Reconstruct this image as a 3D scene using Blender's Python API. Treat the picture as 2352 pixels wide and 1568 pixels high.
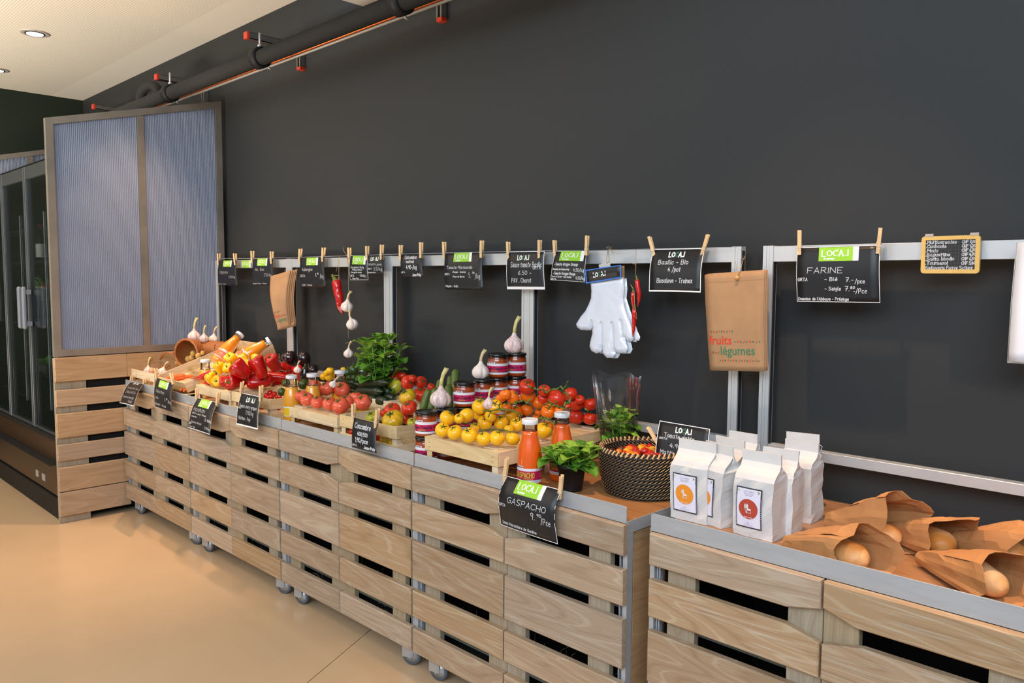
import bpy, bmesh, math, random
import numpy as np
from mathutils import Vector as V, Matrix, noise
from mathutils.geometry import delaunay_2d_cdt
for o in list(bpy.data.objects): bpy.data.objects.remove(o)
S = bpy.context.scene
COL = S.collection
PI = math.pi
random.seed(7)
# ------------------------------------------------------------------ camera
FPX, YAW, PITCH, ROLL = 1824.7, .78344, .07832, .006035
CAM = V((5.36043, -2.46195, 1.52911))
_cy, _sy, _cp, _sp = math.cos(YAW), math.sin(YAW), math.cos(PITCH), math.sin(PITCH)
FWD = V((-_sy*_cp, _cy*_cp, -_sp)); _r = V((_cy, _sy, 0)); _u = _r.cross(FWD)
RGT = math.cos(ROLL)*_r + math.sin(ROLL)*_u
UPV = -math.sin(ROLL)*_r + math.cos(ROLL)*_u
cd = bpy.data.cameras.new('camera'); cam = bpy.data.objects.new('camera', cd); COL.objects.link(cam)
cd.sensor_width = 36; cd.sensor_fit = 'HORIZONTAL'; cd.lens = FPX*36/2352; cd.clip_start = .05
m = Matrix((RGT, UPV, -FWD)).transposed().to_4x4(); m.translation = CAM
cam.matrix_world = m
S.camera = cam
# ------------------------------------------------------------------ world, lamps, exposure
S.view_settings.view_transform = 'Standard'; S.view_settings.look = 'None'
S.view_settings.gamma = 1; S.view_settings.use_curve_mapping = False
S.view_settings.exposure = 0.0
w = bpy.data.worlds.new('world'); S.world = w; w.use_nodes = True
w.node_tree.nodes['Background'].inputs[0].default_value = (.86, .9, 1, 1)
w.node_tree.nodes['Background'].inputs[1].default_value = .28
def area(name, loc, target, sx, sy, e, col, spread=PI):
    l = bpy.data.lights.new(name, 'AREA'); l.shape = 'RECTANGLE'; l.size = sx; l.size_y = sy
    l.energy = e; l.color = col; l.spread = spread
    o = bpy.data.objects.new(name, l); COL.objects.link(o); o.location = loc
    o.rotation_euler = (V(target)-V(loc)).to_track_quat('-Z', 'Y').to_euler()
    return o
# daylight through the shop windows opposite the counters
area('window_daylight', (6.4, -5.6, 3.9), (2.6, 0, .9), 5.5, 2.4, 370, (.74, .87, 1))
area('window_daylight', (0, -6.4, 3.6), (.6, 0, .7), 4.5, 2.0, 90, (.82, .91, 1))
# added fill lamp just above the floor, out of view, to brighten the ceiling
area('ceiling_fill_light', (-.6, -4.4, .03), (-.7, -2.6, 3.19), 3.8, 1.4, 370, (1, .88, .74), 2.1)
# the row of recessed ceiling spots above the counters (the fittings are built with the ceiling)
SPOTS = [(-2.17, -.76), (-.876, -.80), (.41, -.60), (1.70, -.60), (2.99, -.60), (4.28, -.60), (5.57, -.60)]
for i, (x, y) in enumerate(SPOTS):
    l = bpy.data.lights.new('ceiling_spot', 'SPOT'); l.energy = 165 if i > 1 else 26; l.color = (1, .62, .36)
    l.spot_size = 1.15; l.spot_blend = .9; l.shadow_soft_size = .03
    o = bpy.data.objects.new('ceiling_spot', l); COL.objects.link(o); o.location = (x, y, 3.14)
    o.rotation_euler = (V((x, y+.12, 0))-V((x, y, 3.14))).to_track_quat('-Z', 'Y').to_euler()
# spots further into the room, over the walkway
for x, y in ((-1.6, -2.3), (.4, -2.4), (2.4, -2.6), (0, -4.2), (3.4, -4.4)):
    l = bpy.data.lights.new('room_spot', 'SPOT'); l.energy = 50; l.color = (1, .74, .52)
    l.spot_size = 2.2; l.spot_blend = .7; l.shadow_soft_size = .06
    o = bpy.data.objects.new('room_spot', l); COL.objects.link(o); o.location = (x, y, 3.12)

# ------------------------------------------------------------------ pixel helpers (2352x1568 frame -> point on a real plane)
def ray(a, b): return FWD + (a-1176)/FPX*RGT - (b-784)/FPX*UPV
def at(ax, val, q):
    v = ray(*q); t = (val-CAM[ax])/v[ax]; return CAM+v*t
def aty(q, y): return at(1, y, q)
def atz(q, z): return at(2, z, q)
def depth(p): return (V(p)-CAM).dot(FWD)
def zm(x0, y0, s): return lambda a, b: (x0+a/s, y0+b/s)
ZA = zm(280, 720, 5.345); ZB = zm(640, 800, 5.6); ZC = zm(920, 720, 4.356); ZF = zm(1130, 860, 8.711); ZE = zm(860, 780, 8.711)
ZG = zm(1120, 840, 3.734); ZH = zm(1480, 960, 5.227); ZI = zm(1840, 1080, 4.594); ZJ = zm(1400, 1150, 2.4706)
ZK = zm(480, 540, 4.9); ZL = zm(880, 540, 4.9); ZM = zm(1250, 540, 4.438); ZN = zm(1780, 500, 4.11)

# ------------------------------------------------------------------ materials
def lin(c):
    return tuple(((x/255)/12.92 if x/255 <= .04045 else ((x/255+.055)/1.055)**2.4) for x in c)
MATS = {}
def mat(name, rgb, rough=.5, metal=0, spec=.5, vary=0, vscale=30, bump=0, bscale=60, coat=0, sss=0, trans=0, alpha=1, emit=0, ior=1.45, stretch=(1, 1, 1), rgb2=None, aniso=0):
    if name in MATS: return MATS[name]
    m = bpy.data.materials.new(name); m.use_nodes = True; n = m.node_tree.nodes; L = m.node_tree.links
    b = n['Principled BSDF']; c = lin(rgb)
    b.inputs['Base Color'].default_value = (*c, 1); b.inputs['Roughness'].default_value = rough
    b.inputs['Metallic'].default_value = metal; b.inputs['Specular IOR Level'].default_value = spec
    b.inputs['Coat Weight'].default_value = coat; b.inputs['Coat Roughness'].default_value = .12
    b.inputs['IOR'].default_value = ior; b.inputs['Alpha'].default_value = alpha
    b.inputs['Transmission Weight'].default_value = trans
    if sss:
        b.inputs['Subsurface Weight'].default_value = sss; b.inputs['Subsurface Radius'].default_value = (.01, .005, .003)
        b.inputs['Subsurface Scale'].default_value = 1
    if emit:
        b.inputs['Emission Color'].default_value = (*c, 1); b.inputs['Emission Strength'].default_value = emit
    if vary or bump or rgb2:
        tc = n.new('ShaderNodeTexCoord'); mp = n.new('ShaderNodeMapping'); mp.inputs['Scale'].default_value = stretch
        L.new(tc.outputs['Object'], mp.inputs['Vector'])
        oi = n.new('ShaderNodeObjectInfo'); ml = n.new('ShaderNodeMath'); ml.operation = 'MULTIPLY'; ml.inputs[1].default_value = 37
        L.new(oi.outputs['Random'], ml.inputs[0]); L.new(ml.outputs[0], mp.inputs['Location'])
    if vary or rgb2:
        no = n.new('ShaderNodeTexNoise'); no.inputs['Scale'].default_value = vscale; no.inputs['Detail'].default_value = 4
        L.new(mp.outputs[0], no.inputs['Vector'])
        cr = n.new('ShaderNodeValToRGB'); cr.color_ramp.elements[0].position = .33; cr.color_ramp.elements[1].position = .67
        c2 = lin(rgb2) if rgb2 else tuple(x*(1+vary) for x in c)
        c1 = c if rgb2 else tuple(x*(1-vary) for x in c)
        cr.color_ramp.elements[0].color = (*c1, 1); cr.color_ramp.elements[1].color = (*c2, 1)
        L.new(no.outputs['Fac'], cr.inputs[0]); L.new(cr.outputs[0], b.inputs['Base Color'])
    if bump:
        n2 = n.new('ShaderNodeTexNoise'); n2.inputs['Scale'].default_value = bscale; n2.inputs['Detail'].default_value = 5
        L.new(mp.outputs[0], n2.inputs['Vector'])
        bu = n.new('ShaderNodeBump'); bu.inputs['Strength'].default_value = bump; bu.inputs['Distance'].default_value = .004
        L.new(n2.outputs['Fac'], bu.inputs['Height']); L.new(bu.outputs[0], b.inputs['Normal'])
    MATS[name] = m
    return m
def wood(name, dark, mid, light, pores=(205, 200, 190), pore_amt=.5, axis=0, rough=.55, ring=5.0, bump=.25):
    """boards: grain runs along local axis; every object gets its own piece of grain and tone"""
    m = bpy.data.materials.new(name); m.use_nodes = True; n = m.node_tree.nodes; L = m.node_tree.links
    b = n['Principled BSDF']; b.inputs['Roughness'].default_value = rough
    tc = n.new('ShaderNodeTexCoord'); oi = n.new('ShaderNodeObjectInfo')
    ml = n.new('ShaderNodeMath'); ml.operation = 'MULTIPLY'; ml.inputs[1].default_value = 91
    L.new(oi.outputs['Random'], ml.inputs[0])
    cb = n.new('ShaderNodeCombineXYZ')
    for i in range(3): L.new(ml.outputs[0], cb.inputs[i])
    ad = n.new('ShaderNodeVectorMath'); ad.operation = 'ADD'
    L.new(tc.outputs['Object'], ad.inputs[0]); L.new(cb.outputs[0], ad.inputs[1])
    def mp(sc):
        q = n.new('ShaderNodeMapping'); s = [sc[1]]*3; s[axis] = sc[0]; q.inputs['Scale'].default_value = s
        L.new(ad.outputs[0], q.inputs['Vector']); return q
    wide = n.new('ShaderNodeTexNoise'); wide.inputs['Scale'].default_value = ring; wide.inputs['Detail'].default_value = 1.5
    wide.inputs['Distortion'].default_value = .4
    L.new(mp((.24, 2.4)).outputs[0], wide.inputs['Vector'])
    wv = n.new('ShaderNodeMath'); wv.operation = 'MULTIPLY'; wv.inputs[1].default_value = 19
    L.new(wide.outputs['Fac'], wv.inputs[0])
    fr = n.new('ShaderNodeMath'); fr.operation = 'PINGPONG'; fr.inputs[1].default_value = 1
    L.new(wv.outputs[0], fr.inputs[0])
    cr = n.new('ShaderNodeValToRGB'); e = cr.color_ramp.elements
    e[0].position = 0; e[0].color = (*lin(dark), 1); e[1].position = 1; e[1].color = (*lin(light), 1)
    k = e.new(.3); k.color = (*lin(mid), 1)
    k = e.new(.82); k.color = (*lin(mid), 1); e[-1].position = .96
    L.new(fr.outputs[0], cr.inputs[0])
    fine = n.new('ShaderNodeTexNoise'); fine.inputs['Scale'].default_value = 60; fine.inputs['Detail'].default_value = 5
    L.new(mp((.10, 5.5)).outputs[0], fine.inputs['Vector'])
    fr2 = n.new('ShaderNodeValToRGB'); fr2.color_ramp.elements[0].position = .56; fr2.color_ramp.elements[1].position = .68
    L.new(fine.outputs['Fac'], fr2.inputs[0])
    pm = n.new('ShaderNodeMath'); pm.operation = 'MULTIPLY'; pm.inputs[1].default_value = pore_amt
    L.new(fr2.outputs[0], pm.inputs[0])
    mx = n.new('ShaderNodeMix'); mx.data_type = 'RGBA'; mx.inputs[7].default_value = (*lin(pores), 1)
    L.new(pm.outputs[0], mx.inputs[0]); L.new(cr.outputs[0], mx.inputs[6])
    # per-board tone
    hs = n.new('ShaderNodeHueSaturation')
    mr = n.new('ShaderNodeMapRange'); mr.inputs[3].default_value = .88; mr.inputs[4].default_value = 1.1
    L.new(oi.outputs['Random'], mr.inputs[0]); L.new(mr.outputs[0], hs.inputs['Value'])
    m3 = n.new('ShaderNodeMath'); m3.operation = 'MULTIPLY'; m3.inputs[1].default_value = 7.3
    m4 = n.new('ShaderNodeMath'); m4.operation = 'FRACT'; m5 = n.new('ShaderNodeMapRange'); m5.inputs[3].default_value = .75; m5.inputs[4].default_value = 1.05
    L.new(oi.outputs['Random'], m3.inputs[0]); L.new(m3.outputs[0], m4.inputs[0]); L.new(m4.outputs[0], m5.inputs[0]); L.new(m5.outputs[0], hs.inputs['Saturation'])
    L.new(mx.outputs[2], hs.inputs['Color']); L.new(hs.outputs[0], b.inputs['Base Color'])
    if bump:
        bu = n.new('ShaderNodeBump'); bu.inputs['Strength'].default_value = bump; bu.inputs['Distance'].default_value = .001
        L.new(fine.outputs['Fac'], bu.inputs['Height']); L.new(bu.outputs[0], b.inputs['Normal'])
    return m
def thin_glass(name, tint, rough=.02, k=1.0, base=.03):
    m = bpy.data.materials.new(name); m.use_nodes = True; n = m.node_tree.nodes; L = m.node_tree.links
    n.remove(n['Principled BSDF']); o = n['Material Output']
    t = n.new('ShaderNodeBsdfTransparent'); t.inputs[0].default_value = (*tint, 1); g = n.new('ShaderNodeBsdfGlossy'); g.inputs['Roughness'].default_value = rough
    f = n.new('ShaderNodeFresnel'); f.inputs[0].default_value = 1.5; a = n.new('ShaderNodeMath'); a.operation = 'MULTIPLY_ADD'; a.inputs[1].default_value = k; a.inputs[2].default_value = base
    L.new(f.outputs[0], a.inputs[0]); mx = n.new('ShaderNodeMixShader'); L.new(a.outputs[0], mx.inputs[0]); L.new(t.outputs[0], mx.inputs[1]); L.new(g.outputs[0], mx.inputs[2]); L.new(mx.outputs[0], o.inputs[0])
    return m
M_OAK = wood('limed_oak', (152, 124, 92), (166, 138, 106), (177, 155, 126), (184, 180, 168), .6, ring=4)
M_OAKV = wood('limed_oak_upright', (146, 128, 100), (158, 140, 112), (168, 150, 122), (166, 164, 152), .5, axis=2)
M_OAKY = wood('limed_oak_across', (164, 128, 88), (176, 140, 100), (184, 150, 110), (180, 166, 146), .4, axis=1, ring=4)
M_TOP = wood('oiled_tabletop', (150, 102, 60), (166, 116, 70), (182, 130, 82), (190, 150, 105), .25, rough=.38)
M_CRATE = wood('crate_pine', (214, 184, 132), (224, 196, 148), (232, 208, 164), (206, 172, 120), .3, rough=.6, ring=3)
M_PEG = mat('peg_wood', (226, 190, 140), .6, vary=.08, vscale=40)
M_STEEL = mat('brushed_steel', (178, 182, 186), .42, metal=.3, vary=.06, vscale=9, bump=.05, bscale=120, stretch=(1, 1, 6))
M_STEELD = mat('dark_steel', (118, 114, 110), .45, metal=.8, vary=.1, vscale=12)
M_ALU = mat('aluminium', (206, 210, 212), .36, metal=.45, vary=.03, vscale=14)
M_ALUD = mat('aluminium_groove_shade', (70, 70, 72), .5, metal=.6)  # dark strip colour painted in for the shade of the posts' side grooves
M_BLACK = mat('matt_black', (16, 16, 17), .6)
M_DARK = mat('cabinet_inside', (26, 24, 22), .8)
M_GREY = mat('inner_board', (92, 94, 84), .7, vary=.12, vscale=10)
M_WHITE = mat('white_print', (232, 232, 232), .55)
M_CHALK = mat('chalk_marker', (206, 208, 212), .8)
M_CARD = mat('black_card', (28, 30, 34), .38, spec=.45, vary=.08, vscale=8)
M_GREEN = mat('green_sticker', (140, 198, 48), .45)
M_KRAFT = mat('kraft_paper', (164, 128, 92), .75, vary=.07, vscale=14, bump=.25, bscale=22)
M_KRAFTB = mat('brown_bread_paper', (186, 132, 82), .7, vary=.07, vscale=9, bump=.3, bscale=16)
M_STRING = mat('jute_string', (176, 146, 104), .9)
M_FLOUR = mat('flour_bag_paper', (212, 210, 208), .6, bump=.5, bscale=17)

# ------------------------------------------------------------------ mesh builder
class MB:
    def __init__(s): s.v = []; s.f = []; s.m = []; s.s = []
    def add(s, vs, fs, mi=0, sm=False):
        b = len(s.v); s.v += [tuple(v) for v in vs]
        for f in fs: s.f.append(tuple(i+b for i in f)); s.m.append(mi); s.s.append(sm)
    def box(s, x0, x1, y0, y1, z0, z1, mi=0, M=None):
        vs = [V((x, y, z)) for z in (z0, z1) for y in (y0, y1) for x in (x0, x1)]
        if M: vs = [M @ v for v in vs]
        s.add(vs, [(0, 2, 3, 1), (4, 5, 7, 6), (0, 1, 5, 4), (2, 6, 7, 3), (0, 4, 6, 2), (1, 3, 7, 5)], mi)
        return s
    def bbox(s, x0, x1, y0, y1, z0, z1, b=.002, mi=0, M=None):
        """box with chamfered edges"""
        xs = (x0, x0+b, x1-b, x1); ys = (y0, y0+b, y1-b, y1); zs = (z0, z0+b, z1-b, z1)
        vs = []; idx = {}
        for i in (0, 1, 2, 3):
            for j in (0, 1, 2, 3):
                for k in (0, 1, 2, 3):
                    e = (i in (0, 3))+(j in (0, 3))+(k in (0, 3))
                    if e == 1 and not ((i in (1, 2)) and (j in (1, 2)) and (k in (1, 2))):
                        idx[i, j, k] = len(vs); v = V((xs[i], ys[j], zs[k])); vs.append(M @ v if M else v)
        I = idx; fs = []
        fs += [(I[0, 1, 1], I[0, 1, 2], I[0, 2, 2], I[0, 2, 1]), (I[3, 1, 1], I[3, 2, 1], I[3, 2, 2], I[3, 1, 2]),
               (I[1, 0, 1], I[2, 0, 1], I[2, 0, 2], I[1, 0, 2]), (I[1, 3, 1], I[1, 3, 2], I[2, 3, 2], I[2, 3, 1]),
               (I[1, 1, 0], I[1, 2, 0], I[2, 2, 0], I[2, 1, 0]), (I[1, 1, 3], I[2, 1, 3], I[2, 2, 3], I[1, 2, 3])]
        for a, a1 in ((0, 1), (3, 2)):
            for c, c1 in ((0, 1), (3, 2)):
                fs += [(I[a, c1, 1], I[a, c1, 2], I[a1, c, 2], I[a1, c, 1]), (I[a, 1, c1], I[a, 2, c1], I[a1, 2, c], I[a1, 1, c]),
                       (I[1, a, c1], I[2, a, c1], I[2, a1, c], I[1, a1, c])]
                for d, d1 in ((0, 1), (3, 2)): fs.append((I[a, c1, d1], I[a1, c, d1], I[a1, c1, d]))
        s.add(vs, fs, mi); return s
    def prism(s, pts, y0, y1, b=.003, mi=0, M=None):
        """outline in x,z (counter-clockwise), front at y0 with softened edge, back at y1"""
        n = len(pts); c = V((sum(p[0] for p in pts)/n, sum(p[1] for p in pts)/n))
        P = [V(p) for p in pts]; ins = []
        for i in range(n):
            a, q, d = P[i-1], P[i], P[(i+1) % n]
            e1 = (q-a).normalized(); e2 = (d-q).normalized()
            n1 = V((-e1.y, e1.x)); n2 = V((-e2.y, e2.x)); k = (n1+n2); k = k/max(.3, k.dot(n1))
            ins.append(q+k*b)
        vs = [V((p.x, y0, p.y)) for p in ins]+[V((p.x, y0+b, p.y)) for p in P]+[V((p.x, y1, p.y)) for p in P]
        if M: vs = [M @ v for v in vs]
        fs = [tuple(range(n)), tuple(range(3*n-1, 2*n-1, -1))]
        for i in range(n):
            j = (i+1) % n
            fs += [(i, n+i, n+j, j), (n+i, 2*n+i, 2*n+j, n+j)]
        s.add(vs, fs, mi); return s
    def tube(s, pts, r, n=8, mi=0, cap=True, rs=None, sm=True, flat=1):
        P = [V(p) for p in pts]; k = len(P); up = None; vs = []
        for i in range(k):
            t = (P[min(i+1, k-1)]-P[max(i-1, 0)]); t = t.normalized() if t.length > 1e-9 else V((0, 0, 1))
            if up is None:
                up = V((0, 0, 1)) if abs(t.z) < .9 else V((1, 0, 0))
            a = t.cross(up).normalized(); up = a.cross(t).normalized()
            rr = rs[i] if rs else r
            for j in range(n):
                g = 2*PI*j/n; vs.append(P[i]+(a*math.cos(g)+up*math.sin(g)*flat)*rr)
        fs = [(i*n+j, i*n+(j+1) % n, (i+1)*n+(j+1) % n, (i+1)*n+j) for i in range(k-1) for j in range(n)]
        s.add(vs, fs, mi, sm)
        if cap:
            b = len(s.v)-k*n
            s.f.append(tuple(b+j for j in range(n))[::-1]); s.m.append(mi); s.s.append(False)
            s.f.append(tuple(b+(k-1)*n+j for j in range(n))); s.m.append(mi); s.s.append(False)
        return s
    def lathe(s, prof, n=24, mi=0, fn=None, sm=True, M=None, cap=True):
        """prof: (r,z) list; fn(angle, i, r, z)->(r,z) optional"""
        vs = []
        for i, (r, z) in enumerate(prof):
            for j in range(n):
                g = 2*PI*j/n; rr, zz = fn(g, i, r, z) if fn else (r, z)
                vs.append(V((rr*math.cos(g), rr*math.sin(g), zz)))
        if M: vs = [M @ v for v in vs]
        k = len(prof)
        fs = [(i*n+j, i*n+(j+1) % n, (i+1)*n+(j+1) % n, (i+1)*n+j) for i in range(k-1) for j in range(n)]
        s.add(vs, fs, mi, sm)
        if cap:
            b = len(s.v)-k*n
            s.f.append(tuple(b+j for j in range(n))[::-1]); s.m.append(mi); s.s.append(sm)
            s.f.append(tuple(b+(k-1)*n+j for j in range(n))); s.m.append(mi); s.s.append(sm)
        return s
    def grid(s, fn, nu, nv, mi=0, sm=True, thick=0):
        """fn(u,v)->point, u,v in 0..1; optional thickness (two skins and a rim)"""
        P = [[V(fn(i/nu, j/nv)) for i in range(nu+1)] for j in range(nv+1)]
        W = nu+1; f = [(j*W+i, j*W+i+1, (j+1)*W+i+1, (j+1)*W+i) for j in range(nv) for i in range(nu)]
        flat = [p for r in P for p in r]
        if not thick: s.add(flat, f, mi, sm); return s
        N = []
        for j in range(nv+1):
            for i in range(nu+1):
                a = P[j][min(i+1, nu)]-P[j][max(i-1, 0)]; c = P[min(j+1, nv)][i]-P[max(j-1, 0)][i]
                q = a.cross(c); N.append(q.normalized() if q.length > 1e-12 else V((0, 0, 0)))
        bk = [p-n_*thick for p, n_ in zip(flat, N)]; n0 = len(flat)
        rim = [j*W for j in range(nv+1)]
        ring = list(range(W))+[j*W+nu for j in range(1, nv+1)]+[nv*W+i for i in range(nu-1, -1, -1)]+[j*W for j in range(nv-1, 0, -1)]
        ff = f+[tuple(n0+i for i in q[::-1]) for q in f]
        s.add(flat+bk, ff, mi, sm)
        b = len(s.v)-2*n0
        for a in range(len(ring)):
            p, q = ring[a], ring[(a+1) % len(ring)]
            s.f.append((b+p, b+n0+p, b+n0+q, b+q)); s.m.append(mi); s.s.append(False)
        return s
    def mesh(s, name, mats):
        me = bpy.data.meshes.new(name); me.from_pydata(s.v, [], s.f)
        if not isinstance(mats, (list, tuple)): mats = [mats]
        for q in mats: me.materials.append(q)
        me.polygons.foreach_set('material_index', s.m); me.polygons.foreach_set('use_smooth', s.s)
        me.update(); return me
    def obj(s, name, mats, parent=None, loc=None, fix=False):
        me = s.mesh(name, mats)
        if fix:
            bm = bmesh.new(); bm.from_mesh(me); bmesh.ops.recalc_face_normals(bm, faces=bm.faces); bm.to_mesh(me); bm.free()
        return link(name, me, parent, loc)
def link(name, me, parent=None, loc=None, rot=None, scale=None):
    o = bpy.data.objects.new(name, me); COL.objects.link(o)
    if parent: o.parent = parent
    if loc is not None: o.location = loc
    if rot is not None: o.rotation_euler = rot
    if scale is not None: o.scale = scale if hasattr(scale, '__len__') else (scale,)*3
    return o
def tag(o, label=None, cat=None, group=None, kind=None):
    if label: o['label'] = label
    if cat: o['category'] = cat
    if group: o['group'] = group
    if kind: o['kind'] = kind
    return o
def thing(name, label, cat, group=None, loc=(0, 0, 0), rz=0):
    o = link(name, None, None, loc, (0, 0, rz)); return tag(o, label, cat, group)
def kids(o): return [c for c in COL.objects if c.parent == o]
KID = {}
def copy_tree(o, label=None, group=None, loc=None, M=None, parent=None):
    c = o.copy(); COL.objects.link(c)
    if parent: c.parent = parent
    if label: c['label'] = label
    if group: c['group'] = group
    if loc is not None: c.location = loc
    if M is not None: c.matrix_basis = M
    if o.name not in KID: KID[o.name] = kids(o)
    for k in KID[o.name]: copy_tree(k, parent=c)
    return c
def basis(o, x=None, y=None, z=None):
    """matrix with origin o whose local z (and roughly x) point along given directions"""
    z = V(z).normalized() if z is not None else V((0, 0, 1)); x = V(x) if x is not None else V((1, 0, 0))
    if abs(x.normalized().dot(z)) > .98: x = V((0, 1, 0))
    y = z.cross(x).normalized(); x = y.cross(z).normalized()
    mm = Matrix((x, y, z)).transposed().to_4x4(); mm.translation = V(o); return mm
ORD = ['first', 'second', 'third', 'fourth', 'fifth', 'sixth', 'seventh', 'eighth', 'ninth', 'tenth', 'eleventh', 'twelfth', 'thirteenth', 'fourteenth', 'fifteenth']
# ------------------------------------------------------------------ single-stroke handwriting
GL = {
'A':"0 0 2 6 4 0;.8 2 3.2 2",'B':"0 0 0 6 2.6 6 3.5 5 2.8 3.2 0 3;2.8 3.2 4 1.7 3 0 0 0",'C':"4 5 3 6 1 5.6 0 4 0 2 1 .3 2.6 0 4 1",
'D':"0 0 0 6 2.4 5.6 4 4 4 2 2.4 .2 0 0",'E':"3.6 6 0 6 0 0 3.6 0;0 3 2.8 3",'F':"3.8 6 0 6 0 0;0 3 3 3",
'G':"4 5 3 6 1.2 5.8 0 4 0 2 1 .2 3 0 4 1.2 4 2.8 2.4 2.8",'H':"0 0 0 6;4 0 4 6;0 3 4 3",'I':"0 0 0 6",'J':"3 6 3 1.4 2 0 1 0 0 1",
'K':"0 0 0 6;3.6 6 0 2.6;1 3.4 4 0",'L':"0 6 0 0 3.4 0",'M':"0 0 0 6 2.2 2.6 4.4 6 4.4 0",'N':"0 0 0 6 4 0 4 6",
'O':"2 6 .5 5.2 0 3 .5 .8 2 0 3.5 .8 4 3 3.5 5.2 2 6",'P':"0 0 0 6 2.8 6 3.8 4.6 2.8 3 0 3",'R':"0 0 0 6 2.8 6 3.7 4.7 2.8 3.2 0 3;1.6 3 4 0",
'S':"3.8 5.2 2.6 6 1 6 0 4.8 .8 3.4 3 2.6 3.8 1.4 2.8 .1 1 0 0 .8",'T':"0 6 4.2 6;2.1 6 2.1 0",'U':"0 6 0 1.4 1 0 2.8 0 3.8 1.4 3.8 6",
'V':"0 6 2 0 4 6",'Y':"0 6 2 3 4 6;2 3 2 0",'X':"0 0 4 6;0 6 4 0",'Z':"0 6 4 6 0 0 4 0",'W':"0 6 1.2 0 2.4 4 3.6 0 4.8 6",
'a':"3 3.4 1.8 4 .4 3.2 0 1.6 .6 .2 1.8 .2 3 1.6 3 3.8 3.2 .6 3.8 0",'b':"0 6 0 0;0 2.6 1 3.8 2.4 3.6 3 2 2.2 .2 .8 0 0 .8",
'c':"2.8 3.2 1.6 4 .4 3.2 0 1.8 .6 .3 1.6 0 2.8 .6",'d':"3 6 3 0;3 2.8 1.8 4 .4 3.2 0 1.6 .8 .1 2 .2 3 1.4",
'e':"0 2 2.8 2.2 2.6 3.5 1.4 4 .3 3 0 1.4 .8 .1 2.8 .5",'f':"2.6 5.6 1.6 6 .9 5 .9 0;0 3.6 2.2 3.6",
'g':"3 3.4 1.6 4 .3 3.2 0 1.8 .8 .4 2 .6 3 2;3 4 3 -1 2 -2 .6 -1.6",'h':"0 6 0 0;0 2.4 1.2 3.9 2.4 3.6 2.8 2.4 2.8 0",
'i':"0 3.8 0 0;0 5.1 .1 5.4",'j':"1 3.8 1 -1 0 -2;1 5.1 1.1 5.4",'k':"0 6 0 0;2.4 3.8 0 1.6;.9 2.4 2.8 0",'l':"0 6 0 .6 .6 0",
'm':"0 4 0 0;0 2.8 1 4 1.8 3.2 1.8 0;1.8 2.8 2.8 4 3.7 3.2 3.7 0",'n':"0 4 0 0;0 2.6 1.2 4 2.4 3.4 2.6 0",
'o':"1.4 4 .2 3.2 0 1.8 .5 .3 1.6 0 2.7 .9 2.8 2.6 2.2 3.8 1.4 4",'p':"0 4 0 -2;0 2.8 1.2 4 2.6 3.4 2.8 1.6 1.8 0 0 .8",
'q':"3 4 3 -2;3 3.2 1.6 4 .3 3.2 0 1.6 1 0 3 .9",'r':"0 4 0 0;0 2.4 .9 3.8 2 4",'s':"2.4 3.5 1.2 4 .2 3.2 1 2.2 2.4 1.4 1.8 .2 .6 0 0 .5",
't':"1 5.6 1 .6 1.8 0;0 4 2.2 4",'u':"0 4 0 1 .9 0 2 .3 2.7 1.4;2.7 4 2.7 0",'v':"0 4 1.3 0 2.6 4",'w':"0 4 1 0 2 3 3 0 4 4",
'x':"0 0 2.6 4;0 4 2.6 0",'y':"0 4 1.3 .6;2.8 4 .8 -2",'z':"0 4 2.6 4 0 0 2.6 0",
'0':"1.6 6 .3 5 0 3 .4 .8 1.6 0 2.8 .9 3.2 3 2.8 5.2 1.6 6",'1':"0 4.6 1.4 6 1.4 0",'2':"0 5 1 6 2.6 5.6 3 4.2 0 0 3.4 0",
'3':"0 5.6 1.6 6 2.8 4.8 1.4 3.2 3 1.8 1.8 .1 0 .4",'4':"1.6 6 0 2 3.4 2;2.6 3.6 2.4 0",'5':"3 6 .4 6 .2 3.4 2 3.8 3 2 2 .1 0 .3",
'6':"2.6 6 .6 4 0 2 .8 .1 2.2 0 3 1.4 2.2 2.8 .2 2.2",'7':"0 6 3.2 6 1.2 0;.8 3 2.8 3",'8':"1.6 3.2 .3 4.6 1.4 6 2.8 4.8 1.6 3.2 0 1.4 1.4 0 3 1.4 1.6 3.2",
'9':"2.8 5.2 1.4 6 0 4.6 .6 3 2.4 3.2 2.8 5.2 2.4 0",'.':"0 0 .25 .2",',':"0 .4 -.3 -1",'-':"0 2.4 2 2.4",'/':"0 -1 2.6 6.6",'(':"1 7 0 3 1 -1",
"'":"0 6 -.2 5",'é':"0 2 2.8 2.2 2.6 3.5 1.4 4 .3 3 0 1.4 .8 .1 2.8 .5;1 4.9 2.2 6",'è':"0 2 2.8 2.2 2.6 3.5 1.4 4 .3 3 0 1.4 .8 .1 2.8 .5;2.2 4.9 1 6",
'î':"0 3.8 0 0;-.7 4.8 0 5.6 .7 4.8",'*':"0 1.6 .5 2.2 .9 1.6 .5 1 0 1.6",'_':""}
GP = {k: [[(float(a), float(b)) for a, b in zip(q.split()[::2], q.split()[1::2])] for q in s.split(';') if q] for k, s in GL.items()}
def strokes(t, x, y, h, wid=None, slant=.08, jit=.12, sp=1.5):
    """polylines of text with cap height h, baseline at (x,y); wid forces the total width"""
    out = []; cx = 0; R = random.Random(t+str(round(x, 3)))
    for ch in t:
        if ch == ' ': cx += 3; continue
        g = GP.get(ch)
        if not g: continue
        dy = R.uniform(-jit, jit)
        for pl in g: out.append([(cx+a+slant*b, b+dy) for a, b in pl])
        cx += max([a for pl in g for a, b in pl]+[0])+sp
    cx = max(cx-sp, .1); k = h/6; kx = wid/cx if wid else k
    return [[(x+a*kx, y+b*k) for a, b in pl] for pl in out]
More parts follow.
